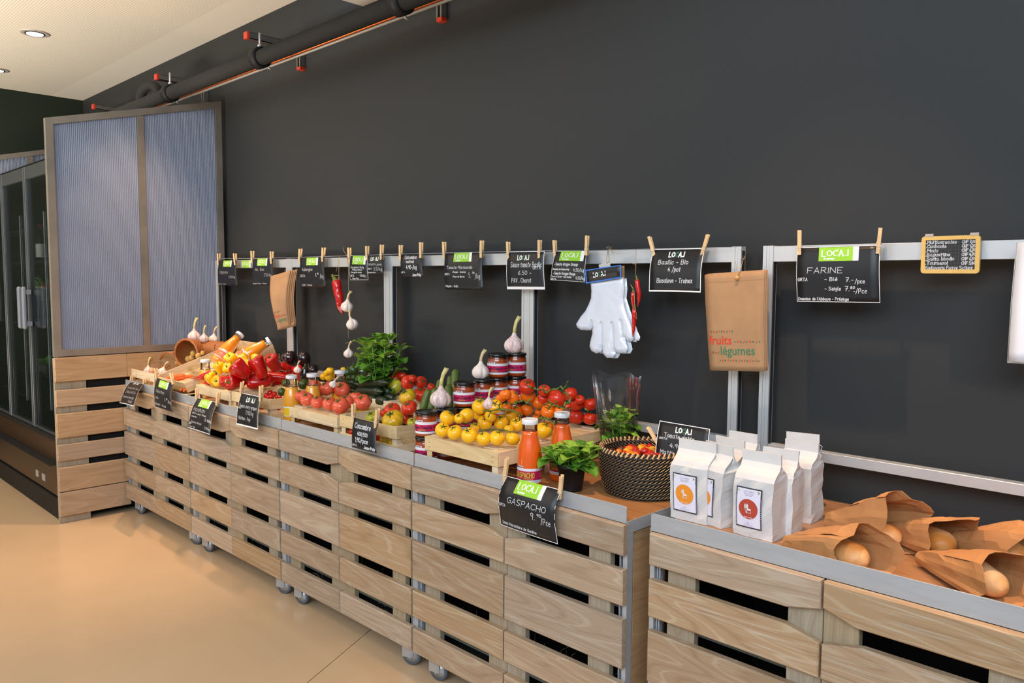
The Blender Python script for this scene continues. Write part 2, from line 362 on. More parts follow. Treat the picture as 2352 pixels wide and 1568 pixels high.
def ribbons(mb, polys, wd, fn, mi=0):
    for pl in polys:
        for (a, b), (c, d) in zip(pl, pl[1:]):
            L = math.hypot(c-a, d-b)
            if L < 1e-7: continue
            ex, ey = (c-a)/L*wd*.5, (d-b)/L*wd*.5
            q = [(a-ex-ey, b-ey+ex), (a-ex+ey, b-ey-ex), (c+ex+ey, d+ey-ex), (c+ex-ey, d+ey+ex)]
            mb.add([fn(*p) for p in q], [(0, 1, 2, 3)], mi)
def rect(mb, x0, x1, y0, y1, fn, mi=0, n=6):
    vs = [fn(x0+(x1-x0)*i/n, y0+(y1-y0)*j/n) for j in range(n+1) for i in range(n+1)]
    W = n+1
    mb.add(vs, [(j*W+i, j*W+i+1, (j+1)*W+i+1, (j+1)*W+i) for j in range(n) for i in range(n)], mi, True)
def disc(mb, x, y, rx, ry, fn, mi=0, n=20):
    mb.add([fn(x, y)]+[fn(x+rx*math.cos(2*PI*i/n), y+ry*math.sin(2*PI*i/n)) for i in range(n)], [(0, i+1, (i+1) % n+1) for i in range(n)], mi)
# block letters of the shop's mark: L O C(arrow) A J
LOGO = [([(0, 6), (0, 0), (3, 0)], .0), ([(6.2, 5.6), (4.6, 4.6), (4.2, 3), (4.6, 1.4), (6.2, .4), (7.8, 1.4), (8.2, 3), (7.8, 4.6), (6.2, 5.6)], 0),
        ([(12.6, 4.8), (11, 5.6), (9.8, 4.6), (9.4, 3), (9.8, 1.4), (11, .4), (12.6, 1)], 1), ([(12.6, 4.8), (12.8, 6.2)], 1),
        ([(14, 0), (15.8, 5.8), (17.6, 0)], 0), ([(14.6, 1.8), (17, 1.8)], 0), ([(21.4, 6), (21.4, .4), (19, .4)], 0)]
def logo(mb, x, y, w_, fn, h=None, th=.045, mi=0, mi2=None):
    k = w_/21.4; kh = h/6 if h else k*1.05
    for pl, c in LOGO:
        ribbons(mb, [[(x+a*k, y+b*kh) for a, b in pl]], w_*th, fn, (mi2 if (c and mi2 is not None) else mi))
M_LGREEN = mat('logo_green', (40, 110, 70), .6)
def card(name, label, group, quad, y0, y1, curl=.006, lines=(), sticker=None, mark=None, border=0, bot=0, wd=.0016, nm='price_card', cat='sign', bmat=None, yr=None, topb=True):
    """sheet of card through four real corner points (TL,TR on plane y0, BR,BL on plane y1)"""
    TL, TR, BR, BL = [aty(q, y) for q, y in zip(quad, (y0, y0 if yr is None else yr, y1, y1))]
    nrm = (TR-TL).cross(BL-TL).normalized()
    if nrm.y > 0: nrm = -nrm
    w_ = (TR-TL).length; h_ = (BL-TL).length
    def F(a, b, off=0):       # a in 0..1 across, b in 0..1 down
        p = TL.lerp(TR, a).lerp(BL.lerp(BR, a), b)
        return p+nrm*(curl*(math.sin(b*PI*1.25)*.8-b*.3)+curl*.35*math.sin(a*PI)*b+off)
    mb = MB(); mb.grid(lambda a, b: F(a, 1-b), 8, 10, thick=.0006)
    root = tag(mb.obj(name, M_CARD), label, cat, group)
    def FO(off): return lambda x, y: F(x, y, off)
    if border:
        m2 = MB(); bx = border/w_; by = border/h_; f = FO(.0005); bb = max(bot, border)/h_
        rect(m2, 0, bx, 1, 0, f); rect(m2, 1-bx, 1, 1, 0, f); rect(m2, bx, 1-bx, 1, 1-bb, f)
        if topb: rect(m2, bx, 1-bx, by, 0, f)
        m2.obj('border', M_WHITE, root)
    if sticker:
        x0, x1, ya, yb = sticker; st = MB(); xe = x0+(x1-x0)*.86; f = FO(.0009)
        rect(st, x0, xe, yb, ya, f, 0); rect(st, xe, x1, yb, ya, f, 1)
        so = st.obj('sticker', [M_GREEN, M_WHITE], root); lt = MB(); g = FO(.0013); W_ = xe-x0; H_ = yb-ya
        def G(x, y): return g(x0+x*W_, yb-y*H_)
        logo(lt, .10, .34, .76, G, h=.46, th=.05)
        ribbons(lt, strokes('la grange', .16, .12, .13, .3), .02, G)
        lt.obj('logo_lettering', M_WHITE, so)
    if mark:
        x0, y0_, w2 = mark; lt = MB(); g = FO(.0008); asp = w_/h_
        def G(x, y): return g(x, y)
        for pl, c in LOGO:
            k = w2/21.4
            for p, q in zip(pl, pl[1:]):
                yb_ = y0_+6.3*k*asp; pp = [(x0+p[0]*k*1., yb_-p[1]*k*asp*1.05), (x0+q[0]*k, yb_-q[1]*k*asp*1.05)]
                dx, dy = (pp[1][0]-pp[0][0])*w_, (pp[1][1]-pp[0][1])*h_; L_ = math.hypot(dx, dy); tw = w2*w_*.034
                ex, ey = dx/L_*tw, dy/L_*tw
                qd = [(pp[0][0]+(-ex-ey)/w_, pp[0][1]+(-ey+ex)/h_), (pp[0][0]+(-ex+ey)/w_, pp[0][1]+(-ey-ex)/h_),
                      (pp[1][0]+(ex+ey)/w_, pp[1][1]+(ey-ex)/h_), (pp[1][0]+(ex-ey)/w_, pp[1][1]+(ey+ex)/h_)]
                lt.add([g(*z) for z in qd], [(0, 1, 2, 3)], 1 if c else 0)
        lt.obj('logo', [M_WHITE, M_LGREEN], root)
    if lines:
        hw = MB(); g = FO(.0008)
        def G(x, y): return g(x/w_, 1-y/h_)
        for t, x, y, h, *r in lines:
            ribbons(hw, strokes(t, x*w_, (1-y)*h_, h*h_, (r[0]*w_ if r and r[0] else None)), r[1] if len(r) > 1 else wd, G)
        hw.obj('handwriting', M_CHALK, root)
    return root
# ------------------------------------------------------------------ clothes peg
def peg_proto():
    M = MB(); L = .072
    def jaw(s):
        b = MB()
        pts = [(0, .0), (.0042, .004), (.0042, .018), (.006, .026), (.0055, .032), (.0085, L), (.0125, L), (.0105, .03), (.0075, 0)]
        vs = [V((x, s*y, z)) for x in (-.005, .005) for y, z in [(p[0], p[1]) for p in pts]]
        n = len(pts); fs = [tuple(range(n)), tuple(range(2*n-1, n-1, -1))]+[(i, n+i, n+(i+1) % n, (i+1) % n) for i in range(n)]
        b.add(vs, fs); return b
    o = thing('clothes_peg', 'x', 'peg')
    jaw(-1).obj('jaw', M_PEG, o, fix=True); jaw(1).obj('jaw', M_PEG, o, fix=True)
    sp = MB(); sp.tube([(-.0062, -.0115, .020), (-.0062, .0, .031), (-.0062, .0115, .020)], .0007, 5)
    sp.tube([(.0062, -.0115, .020), (.0062, .0, .031), (.0062, .0115, .020)], .0007, 5)
    sp.tube([(-.0062, 0, .031), (.0062, 0, .031)], .0028, 8); sp.tube([(-.0062, -.0115, .020), (.0062, -.0115, .020)], .0007, 5)
    sp.obj('spring', M_ALU, o)
    return o
PEG0 = None
def peg(label, q, y, group, turn=0., lean=0., back=False):
    """q = (top pixel, bottom pixel) of the peg's front leg on plane y"""
    global PEG0
    T, B = aty(q[0], y), aty(q[1], y-lean)
    z = (T-B).normalized(); Mx = basis(B, x=(math.cos(turn), math.sin(turn), 0), z=z)
    k = (T-B).length/.072
    if PEG0 is None: PEG0 = o = peg_proto()
    else: o = copy_tree(PEG0)
    o['label'] = label; o['group'] = group; o.matrix_basis = Mx @ Matrix.Diagonal((k, k, k, 1))
    return o
# ------------------------------------------------------------------ the room
M_WALL = mat('charcoal_wall_paint', (48, 50, 51), .62, spec=.35, bump=.12, bscale=320)
M_GWALL = mat('dark_green_wall_paint', (30, 42, 30), .7)
M_FLOOR = mat('polished_resin_floor', (194, 167, 134), .26, spec=.5, coat=.25, vary=.035, vscale=1.6)
def ceiling_material():
    m = mat('perforated_ceiling_panel', (236, 232, 220), .75); n = m.node_tree.nodes; L = m.node_tree.links
    tc = n.new('ShaderNodeTexCoord'); sx = n.new('ShaderNodeSeparateXYZ'); L.new(tc.outputs['Object'], sx.inputs[0])
    outs = []
    for i, sc in ((0, 1/.016), (1, 1/.016)):
        a = n.new('ShaderNodeMath'); a.operation = 'MULTIPLY'; a.inputs[1].default_value = sc; L.new(sx.outputs[i], a.inputs[0])
        f = n.new('ShaderNodeMath'); f.operation = 'FRACT'; L.new(a.outputs[0], f.inputs[0])
        s_ = n.new('ShaderNodeMath'); s_.operation = 'SUBTRACT'; s_.inputs[1].default_value = .5; L.new(f.outputs[0], s_.inputs[0])
        p = n.new('ShaderNodeMath'); p.operation = 'POWER'; p.inputs[1].default_value = 2; L.new(s_.outputs[0], p.inputs[0]); outs.append(p)
    ad = n.new('ShaderNodeMath'); L.new(outs[0].outputs[0], ad.inputs[0]); L.new(outs[1].outputs[0], ad.inputs[1])
    lt = n.new('ShaderNodeMath'); lt.operation = 'LESS_THAN'; lt.inputs[1].default_value = .055; L.new(ad.outputs[0], lt.inputs[0])
    mg = n.new('ShaderNodeMath'); mg.operation = 'LESS_THAN'; mg.inputs[1].default_value = -.17; L.new(sx.outputs[1], mg.inputs[0])
    mm = n.new('ShaderNodeMath'); mm.operation = 'MULTIPLY'; L.new(lt.outputs[0], mm.inputs[0]); L.new(mg.outputs[0], mm.inputs[1])
    mx = n.new('ShaderNodeMix'); mx.data_type = 'RGBA'; mx.inputs[6].default_value = (*lin((238, 234, 222)), 1); mx.inputs[7].default_value = (*lin((180, 172, 152)), 1)
    L.new(mm.outputs[0], mx.inputs[0]); L.new(mx.outputs[2], n['Principled BSDF'].inputs['Base Color'])
    return m
M_CEIL = ceiling_material()
YW = .10; XE = -2.95; HC = 3.19
def struct(name, mb, m, parent=None):
    return tag(mb.obj(name, m, parent), kind='structure')
b = MB(); b.box(XE-.1, 9.5, YW, YW+.15, 0, 4.6); struct('wall_back', b, M_WALL)
b = MB(); b.box(XE-.15, XE, -7, YW, 0, 4.6); struct('wall_left', b, M_GWALL)
# floor: two poured slabs with an open joint between them
j0, j1 = atz((840, 1455), 0), atz((705, 1568), 0); dj = (j1-j0).normalized(); nj = V((dj.y, -dj.x, 0))
if nj.x > 0: nj = -nj
def jx(y, s): t = (y-j0.y)/dj.y; return j0.x+dj.x*t+s*.0022
b = MB(); Y0, Y1 = -8, YW
b.add([(XE, Y0, 0), (jx(Y0, -1), Y0, 0), (jx(Y1, -1), Y1, 0), (XE, Y1, 0), (XE, Y0, -.03), (jx(Y0, -1), Y0, -.03), (jx(Y1, -1), Y1, -.03), (XE, Y1, -.03)],
      [(0, 1, 2, 3), (1, 5, 6, 2), (0, 4, 5, 1)])
b.add([(jx(Y0, 1), Y0, 0), (10, Y0, 0), (10, Y1, 0), (jx(Y1, 1), Y1, 0), (jx(Y0, 1), Y0, -.03), (jx(Y1, 1), Y1, -.03)], [(0, 1, 2, 3), (0, 3, 5, 4)])
fl = struct('floor', b, M_FLOOR)
b = MB(); b.box(XE, 10, Y0, Y1, -.06, -.03); struct('trim_1', b, mat('floor_joint_fill', (120, 92, 66), .8))
b = MB(); b.box(XE, 1.30, -7, YW, HC, HC+.08); ce = struct('ceiling', b, M_CEIL)
cx = aty((835, 15), YW-.02)
b = MB(); b.box(cx.x, cx.x+2.4, -1.6, YW, cx.z, cx.z+.05); struct('trim_2', b, mat('white_paint', (226, 224, 216), .7))
# recessed downlights
M_LAMP = mat('lamp_disc', (255, 250, 255), .3, emit=14)
def downlight(x, y, z, label):
    o = thing('ceiling_downlight', label, 'light', 'recessed ceiling downlights', (x, y, z))
    b = MB(); b.lathe([(.062, -.001), (.083, -.003), (.092, 0), (.092, .004), (.06, .004)], 36, cap=False); b.obj('trim_ring', mat('lamp_ring', (205, 198, 190), .35, metal=.3), o)
    b = MB(); b.lathe([(.061, .004), (.061, -.0045), (.0535, -.0055), (.0535, .002)], 32, cap=False); b.obj('swivel_ring', M_BLACK, o)
    b = MB(); b.lathe([(.0001, -.006), (.050, -.006), (.052, .002)], 28, cap=False); b.obj('lamp_disc', M_LAMP, o)
p1, p2 = atz((80, 76), HC), atz((-9, 160), HC)
downlight(p1.x, p1.y, HC-.003, 'lit round recessed downlight nearer to the charcoal wall, whole in view')
downlight(p2.x, p2.y, HC-.003, 'round recessed downlight further along towards the green wall, cut by the edge')

# ------------------------------------------------------------------ pipes under the ceiling, along the wall
M_FOAM = mat('pipe_foam', (38, 38, 37), .85, bump=.25, bscale=90)
M_COP = mat('copper', (206, 104, 50), .38, metal=.7, vary=.1, vscale=7)
M_CHAN = mat('galvanised_channel', (130, 128, 124), .4, metal=.75)
M_RED = mat('red_plastic_cap', (206, 62, 40), .5)
PY, PZ = -.26, 2.92
pa, pb = aty((385, 212), PY), aty((960, -2), PY)
PZ = (pa.z+pb.z)/2
root = thing('insulated_pipe', 'thick black foam-clad pipe running under the ceiling along the charcoal wall', 'pipe')
b = MB(); b.tube([(-2.6, PY, PZ), (-.3, PY, PZ), (3.4, PY, PZ)], .043, 24); b.obj('pipe_run', M_FOAM, root)
# swan-neck branch over the screen
ga, gb, gc = aty((318, 262), PY), aty((330, 186), PY), aty((366, 216), PY)
xx = aty((322, 240), PY).x; x2 = aty((364, 225), PY).x; zt = aty((345, 196), PY).z
pts = [(xx, PY, PZ-.1)]+[(xx+(x2-xx)*(1-math.cos(t))/2, PY, zt-.02-.055+.075*math.sin(t)) for t in [PI*i/14 for i in range(15)]]+[(x2+.02, PY, PZ+.02)]
b = MB(); b.tube(pts, .030, 16); b.obj('branch_bend', M_FOAM, root)
cl = [aty(q, PY) for q in ((205, 262), (391, 207), (597, 124), (921, 5))]
CL = [c.x for c in cl]
for x in CL[1:]:
    b = MB(); b.lathe([(.044, -.03), (.057, -.03), (.057, .03), (.044, .03)], 26, cap=False, M=Matrix.Translation((x, PY, PZ)) @ Matrix.Rotation(PI/2, 4, 'Y'))
    c_ = b.obj('clamp', M_BLACK, root)
    b = MB(); b.tube([(x, PY, PZ+.055), (x, PY, PZ+.135)], .006, 8); b.lathe([(.012, 0), (.012, .012)], 6, M=Matrix.Translation((x, PY, PZ+.060)))
    b.obj('hanger_bolt', M_ALU, c_)
PZC = aty((500, 184), -.09).z
for i, dz in enumerate((.006, .020, .037)):
    yy, zz = -.09-.0*i, PZC-dz
    q0 = (-2.4, yy+.0, zz); q1 = (3.6, yy, zz)
    nm_, mt, lb, rr = [('copper_pipe', M_COP, 'upper of two thin copper pipes below the black foam-clad pipe', .0085), ('copper_pipe', M_COP, 'lower of two thin copper pipes, just above the grey conduit', .008),
                  ('grey_conduit', mat('grey_conduit', (165, 160, 156), .45, metal=.3), 'thin grey conduit running below the copper pipes', .007)][i]
    b = MB(); b.tube([q0, (0, yy, zz), q1], rr, 10); o = tag(b.obj(nm_, mt), lb, 'pipe')
def channel(p0, p1, sx, label):
    """slotted channel bracket between two points with red end cap at p1"""
    p0, p1 = V(p0), V(p1); o = thing('channel_bracket', label, 'bracket', 'channel brackets carrying the pipes', p0)
    d = p1-p0; L_ = d.length; Mx = basis((0, 0, 0), x=sx, z=d)
    b = MB(); b.box(-.02, .02, -.002, .002, 0, L_, M=Mx); b.box(-.02, -.017, -.002, .034, 0, L_, M=Mx); b.box(.017, .02, -.002, .034, 0, L_, M=Mx)
    b.box(-.02, -.009, .032, .035, 0, L_, M=Mx); b.box(.009, .02, .032, .035, 0, L_, M=Mx); b.obj('channel', M_CHAN, o)
    b = MB(); b.bbox(-.021, .021, -.003, .036, L_-.004, L_+.016, .003, M=Mx); b.obj('end_cap', M_RED, o)
names_ = ['above the plastic screen, farthest', 'over the swan-neck bend', 'in the middle of the pipe run']
for i, x in enumerate(CL[:3]):
    q = [(217, 250), (362, 183), (569, 89)][i]
    # arm at the height of the pipe hangers; its capped end stands out from the wall
    zc = PZ+.135; e = atz(q, zc)
    channel((e.x, YW, zc), (e.x, e.y, zc), (1, 0, 0), 'grey channel arm with red end cap '+names_[i])
for i, (qa, qb) in enumerate([((464, 212), (464, 262)), ((683, 126), (683, 160)), ((1006, -5), (1006, 48))]):
    y = YW-.04; t, bt = aty(qa, y), aty(qb, y)
    channel((t.x, YW, t.z+.09), (t.x, YW, bt.z+.016), (1, 0, 0), 'upright grey wall channel with red lower cap, '+['half behind the plastic screen', 'under the middle of the pipe run', 'at the top edge above the price cards'][i])
    cb = MB(); cb.tube([(t.x-.05, -.09, PZC+.01), (t.x-.05, -.10, PZC-.05), (t.x-.045, -.088, PZC-.056)], .004, 6)
    o = tag(cb.obj('pipe_clip', M_ALU), 'small bright pipe clip fixed '+['beside the channel behind the screen', 'to the channel under the middle of the pipes', 'to the channel at the top edge'][i], 'clip', 'clips of the thin pipes')

# ------------------------------------------------------------------ plastic screens with their oak plinth
M_POLY = mat('ribbed_polycarbonate', (130, 140, 162), .2, spec=.7, coat=.5)
M_FRAME = mat('raw_steel_frame', (160, 154, 144), .45, metal=.7, vary=.12, vscale=6)
def screen(x, label, plinth, rear=.07):
    y0, y1, zb = -1.02, rear, 1.04; zt = lambda y: 2.468+(y+1.02)*.2477
    o = thing('plastic_screen', label, 'screen', None, (x-.0355, 0, 0)); s = .042
    b = MB()
    def bar(pts):
        vs = [V((dx, p[0], p[1])) for dx in (0, .035) for p in pts]; n = len(pts)
        b.add(vs, [tuple(range(n)), tuple(range(2*n-1, n-1, -1))]+[(i, n+i, n+(i+1) % n, (i+1) % n) for i in range(n)])
    bar([(y0, zb), (y0, zt(y0)), (y0+s, zt(y0+s)-s), (y0+s, zb+s)]); bar([(y0, zb), (y0+s, zb+s), (y1-s, zb+s), (y1, zb)])
    bar([(y1, zb), (y1-s, zb+s), (y1-s, zt(y1-s)-s), (y1, zt(y1))]); bar([(y0, zt(y0)), (y1, zt(y1)), (y1-s, zt(y1-s)-s), (y0+s, zt(y0+s)-s)])
    b.obj('frame', M_FRAME, o, fix=True)
    ym = -.47; b = MB(); b.box(.002, .033, ym-.02, ym+.02, zb+s, zt(ym)-s); b.obj('mullion', M_FRAME, o)
    for ya, yb in ((y0+s, ym-.02), (ym+.02, y1-s)):
        n = int((yb-ya)/.0105); b = MB(); vs = []
        for i in range(n*3+1):
            y = ya+(yb-ya)*i/(n*3); dx = [.020, .0235, .0235][i % 3]
            vs += [V((dx, y, zb+s)), V((dx, y, zt(y)-s))]
        b.add(vs, [(2*i, 2*i+2, 2*i+3, 2*i+1) for i in range(n*3)])
        b.add([(.012, ya, zb+s), (.012, yb, zb+s), (.012, yb, zt(yb)-s), (.012, ya, zt(ya)-s)], [(0, 1, 2, 3)])
        b.obj('ribbed_panel', M_POLY, o)
    if plinth:
        zs = [(1.035, .885), (.834, .73), (.687, .537), (.496, .393), (.353, .202), (.197, .047)]
        for za, zb_ in zs:
            b = MB(); b.bbox(.012, .035, y0, -.60, zb_, za, .003); b.obj('plank', M_OAKY, o)
            b = MB(); b.bbox(.012, .035, -.599, .05, zb_, za, .003)
            if za > 1: b.obj('plank', M_OAKY, o)
        for ya, yb in ((y0, y0+.18),):
            b = MB(); b.bbox(-.01, .011, ya, yb, 0.0, 1.03, .002); b.obj('stile', M_OAKV, o)
        b = MB(); b.box(-.03, -.012, y0+.02, .05, .03, 1.03); b.obj('back_board', M_DARK, o)
    return o
screen(0, 'tall ribbed plastic screen in a metal frame on an oak slatted plinth', True)
o = screen(-2.5, 'far ribbed plastic screen rising behind the drinks fridge', False)
b = MB(); b.box(0, .034, -1.02, .07, 0, 1.04); b.obj('plinth', M_DARK, o)

# ------------------------------------------------------------------ glass-door fridge
M_FBLK = mat('fridge_black', (14, 16, 17), .25, coat=.4)
M_FTR = mat('fridge_plinth', (70, 50, 34), .35, metal=.3)
M_GL = thin_glass('door_glass', (.93, .96, .96), .012, .7)
fr = thing('glass_fridge', 'black upright fridge with glass doors beside the plastic screen', 'fridge', None, (0, 0, 0))
FX0, FY = -2.44, -.98; FH = 2.262
b = MB(); b.box(FX0, -.072, -.06, -.04, .1, FH-.02); b.box(FX0, FX0+.02, FY+.06, -.04, .1, FH-.02); b.box(-.092, -.072, FY+.06, -.04, .1, FH-.02)
b.box(FX0, -.072, FY+.06, -.04, .10, .52); b.box(FX0, -.072, FY+.02, -.04, FH-.14, FH); b.obj('cabinet', M_FBLK, fr)
b = MB(); b.bbox(FX0, -.072, FY-.01, FY+.06, .14, .50, .004); b.obj('lower_front', M_FTR, fr)
b = MB(); b.box(FX0, -.072, FY-.072, FY-.0101, .36, .364); b.box(FX0, -.072, FY-.02, FY+.02, .50, .515); b.obj('trim_line', M_BLACK, fr)
b = MB(); b.bbox(FX0, -.072, FY-.02, FY+.06, .0, .13, .004); b.obj('kick_plate', M_BLACK, fr)
b = MB(); b.bbox(-.62, -.56, FY-.014, FY-.010, .19, .235, .001); b.obj('display_sticker', mat('silver_sticker', (190, 190, 192), .3, metal=.5), fr); b = MB(); b.bbox(-.48, -.41, FY-.014, FY-.010, .19, .235, .001)
b.obj('display_sticker', mat('silver_sticker', (190, 190, 192), .3, metal=.5), fr)
for i in range(4):
    x1 = -.08-i*.59; x0 = x1-.585
    b = MB(); b.bbox(x0, x0+.032, FY-.005, FY+.03, .52, FH-.02, .003); b.bbox(x1-.02, x1, FY-.005, FY+.03, .52, FH-.02, .003)
    b.box(x0, x1, FY, FY+.03, .52, .535); b.box(x0, x1, FY, FY+.03, FH-.10, FH-.02)
    d = b.obj('door', mat('door_profile', (84, 88, 90), .35, metal=.5), fr)
    b = MB(); b.box(x0+.032, x1-.02, FY+.008, FY+.013, .535, FH-.10); b.obj('pane', M_GL, d)
    b = MB(); hx = x0+.05 if i % 2 == 0 else x1-.05
    b.bbox(hx-.018, hx+.018, FY-.055, FY-.03, 1.18, 1.46, .008); b.box(hx-.008, hx+.008, FY-.03, FY, 1.20, 1.23); b.box(hx-.008, hx+.008, FY-.03, FY, 1.41, 1.44)
    b.obj('handle', mat('clear_handle', (150, 156, 165), .12, metal=.4, coat=.6), d)
    b = MB(); b.box(x0+.012, x0+.018, FY+.10, FY+.104, .62, FH-.3)
    if i in (0, 1): b.obj('light_strip', mat('fridge_light_strip', (225, 235, 240), .3, emit=.45), fr)
for z in (.60, .80, 1.17, 1.37, 1.64, 1.88):
    b = MB(); b.box(FX0+.03, -.10, FY+.20, -.07, z-.012, z); sh = b.obj('shelf', M_BLACK, fr)
    b = MB()
    for x in (-.78, -1.38, -1.98): b.bbox(x-.035, x+.035, FY+.175, FY+.185, z-.045, z+.005, .001)
    b.obj('price_holder', mat('price_holder_grey', (196, 198, 200), .4), sh)
def tray_of_greens(x, y, z, red, label):
    o = thing('crate_of_greens', label, 'vegetable', None, (x, y, z))
    b = MB(); b.bbox(-.15, .15, -.06, .10, 0, .06, .004); b.obj('tub', mat('grey_tub', (84, 86, 88), .5), o)
    R = random.Random(int(x*100)); b = MB()
    for i in range(26):
        a = R.uniform(-.14, .05) if red else R.uniform(-.13, .13); L_ = R.uniform(.12, .22) if red else R.uniform(.05, .1)
        p = V((a, R.uniform(-.05, .06), .06)); q = p+V((-L_*(.9 if red else R.uniform(-.3, .3)), R.uniform(-.05, .02), L_*R.uniform(.2, .7)))
        b.tube([p, (p+q)/2+V((0, 0, .02)), q], .005, 5, rs=[.005, .006, .001])
    b.obj('leaf_stalks', mat('leek_green' if red else 'lettuce_green', (108, 150, 70) if red else (140, 190, 80), .5), o)
    if red:
        b = MB()
        for i in range(16):
            b.lathe([(.001, -.016), (.013, -.010), (.015, 0), (.010, .012), (.001, .017)], 10, M=Matrix.Translation((R.uniform(.0, .13), R.uniform(-.05, .05), .07+R.uniform(0, .025))))
        b.obj('radishes', mat('radish_red', (176, 64, 50), .4), o)
tray_of_greens(-1.44, FY+.30, 1.371, True, 'bunch of green leeks and red radishes in a grey tub behind the fridge glass')
tray_of_greens(-1.45, FY+.30, .801, False, 'pale green lettuce in a grey tub on a lower fridge shelf')
o = thing('wine_bottle', 'small dark bottle with red cap and white label on the fridge shelf', 'bottle', None, (-1.38, FY+.27, 1.641))
b = MB(); b.lathe([(.001, 0), (.033, 0), (.035, .01), (.035, .16), (.012, .21), (.012, .27), (.001, .27)], 18); b.obj('glass', mat('dark_bottle', (20, 16, 14), .08, coat=.5), o)
b = MB(); b.lathe([(.0357, .03), (.0357, .13)], 18, cap=False); b.obj('label', M_WHITE, o)
b = MB(); b.lathe([(.001, .275), (.0135, .275), (.0135, .235), (.012, .235)], 14); b.obj('cap', M_RED, o)
# ------------------------------------------------------------------ rolling display counters
ZT = .825
M_RUB = mat('grey_rubber_tyre', (92, 100, 110), .5); M_HUB = mat('caster_hub', (178, 180, 182), .35, metal=.5)
M_STRAW = mat('straw', (178, 158, 108), .8)
def caster(parent, x, y, ang):
    R_ = Matrix.Translation((x, y, 0)) @ Matrix.Rotation(ang, 4, 'Z'); o = MB()
    o.box(-.03, .03, -.028, .028, .112, .117, M=R_)
    for s in (-1, 1): o.bbox(-.018, .030, s*.018-.0015, s*.018+.0015, .035, .112, .001, M=R_)
    o.tube([R_ @ V((.018, -.024, .040)), R_ @ V((.018, .024, .040))], .006, 8)
    c = o.obj('caster', M_HUB, parent)
    W = R_ @ Matrix.Translation((.018, 0, .040)) @ Matrix.Rotation(PI/2, 4, 'X')
    b = MB(); b.lathe([(.031, -.011), (.038, -.010), (.040, -.004), (.040, .004), (.038, .010), (.031, .011)], 28, M=W, cap=False); b.obj('tyre', M_RUB, c)
    b = MB(); b.lathe([(.001, -.012), (.012, -.014), (.014, -.009), (.031, -.010), (.031, .010), (.014, .009), (.012, .014), (.001, .012)], 24, M=W); b.obj('hub', M_HUB, c)
    b = MB(); b.bbox(.03, .062, -.014, .014, .088, .094, .002, M=R_); b.obj('brake_pedal', M_ALU, c)
PL = [(.728, .818), (.578, .685), (.387, .536), (.239, .343), (.099, .193)]
C_ = .0
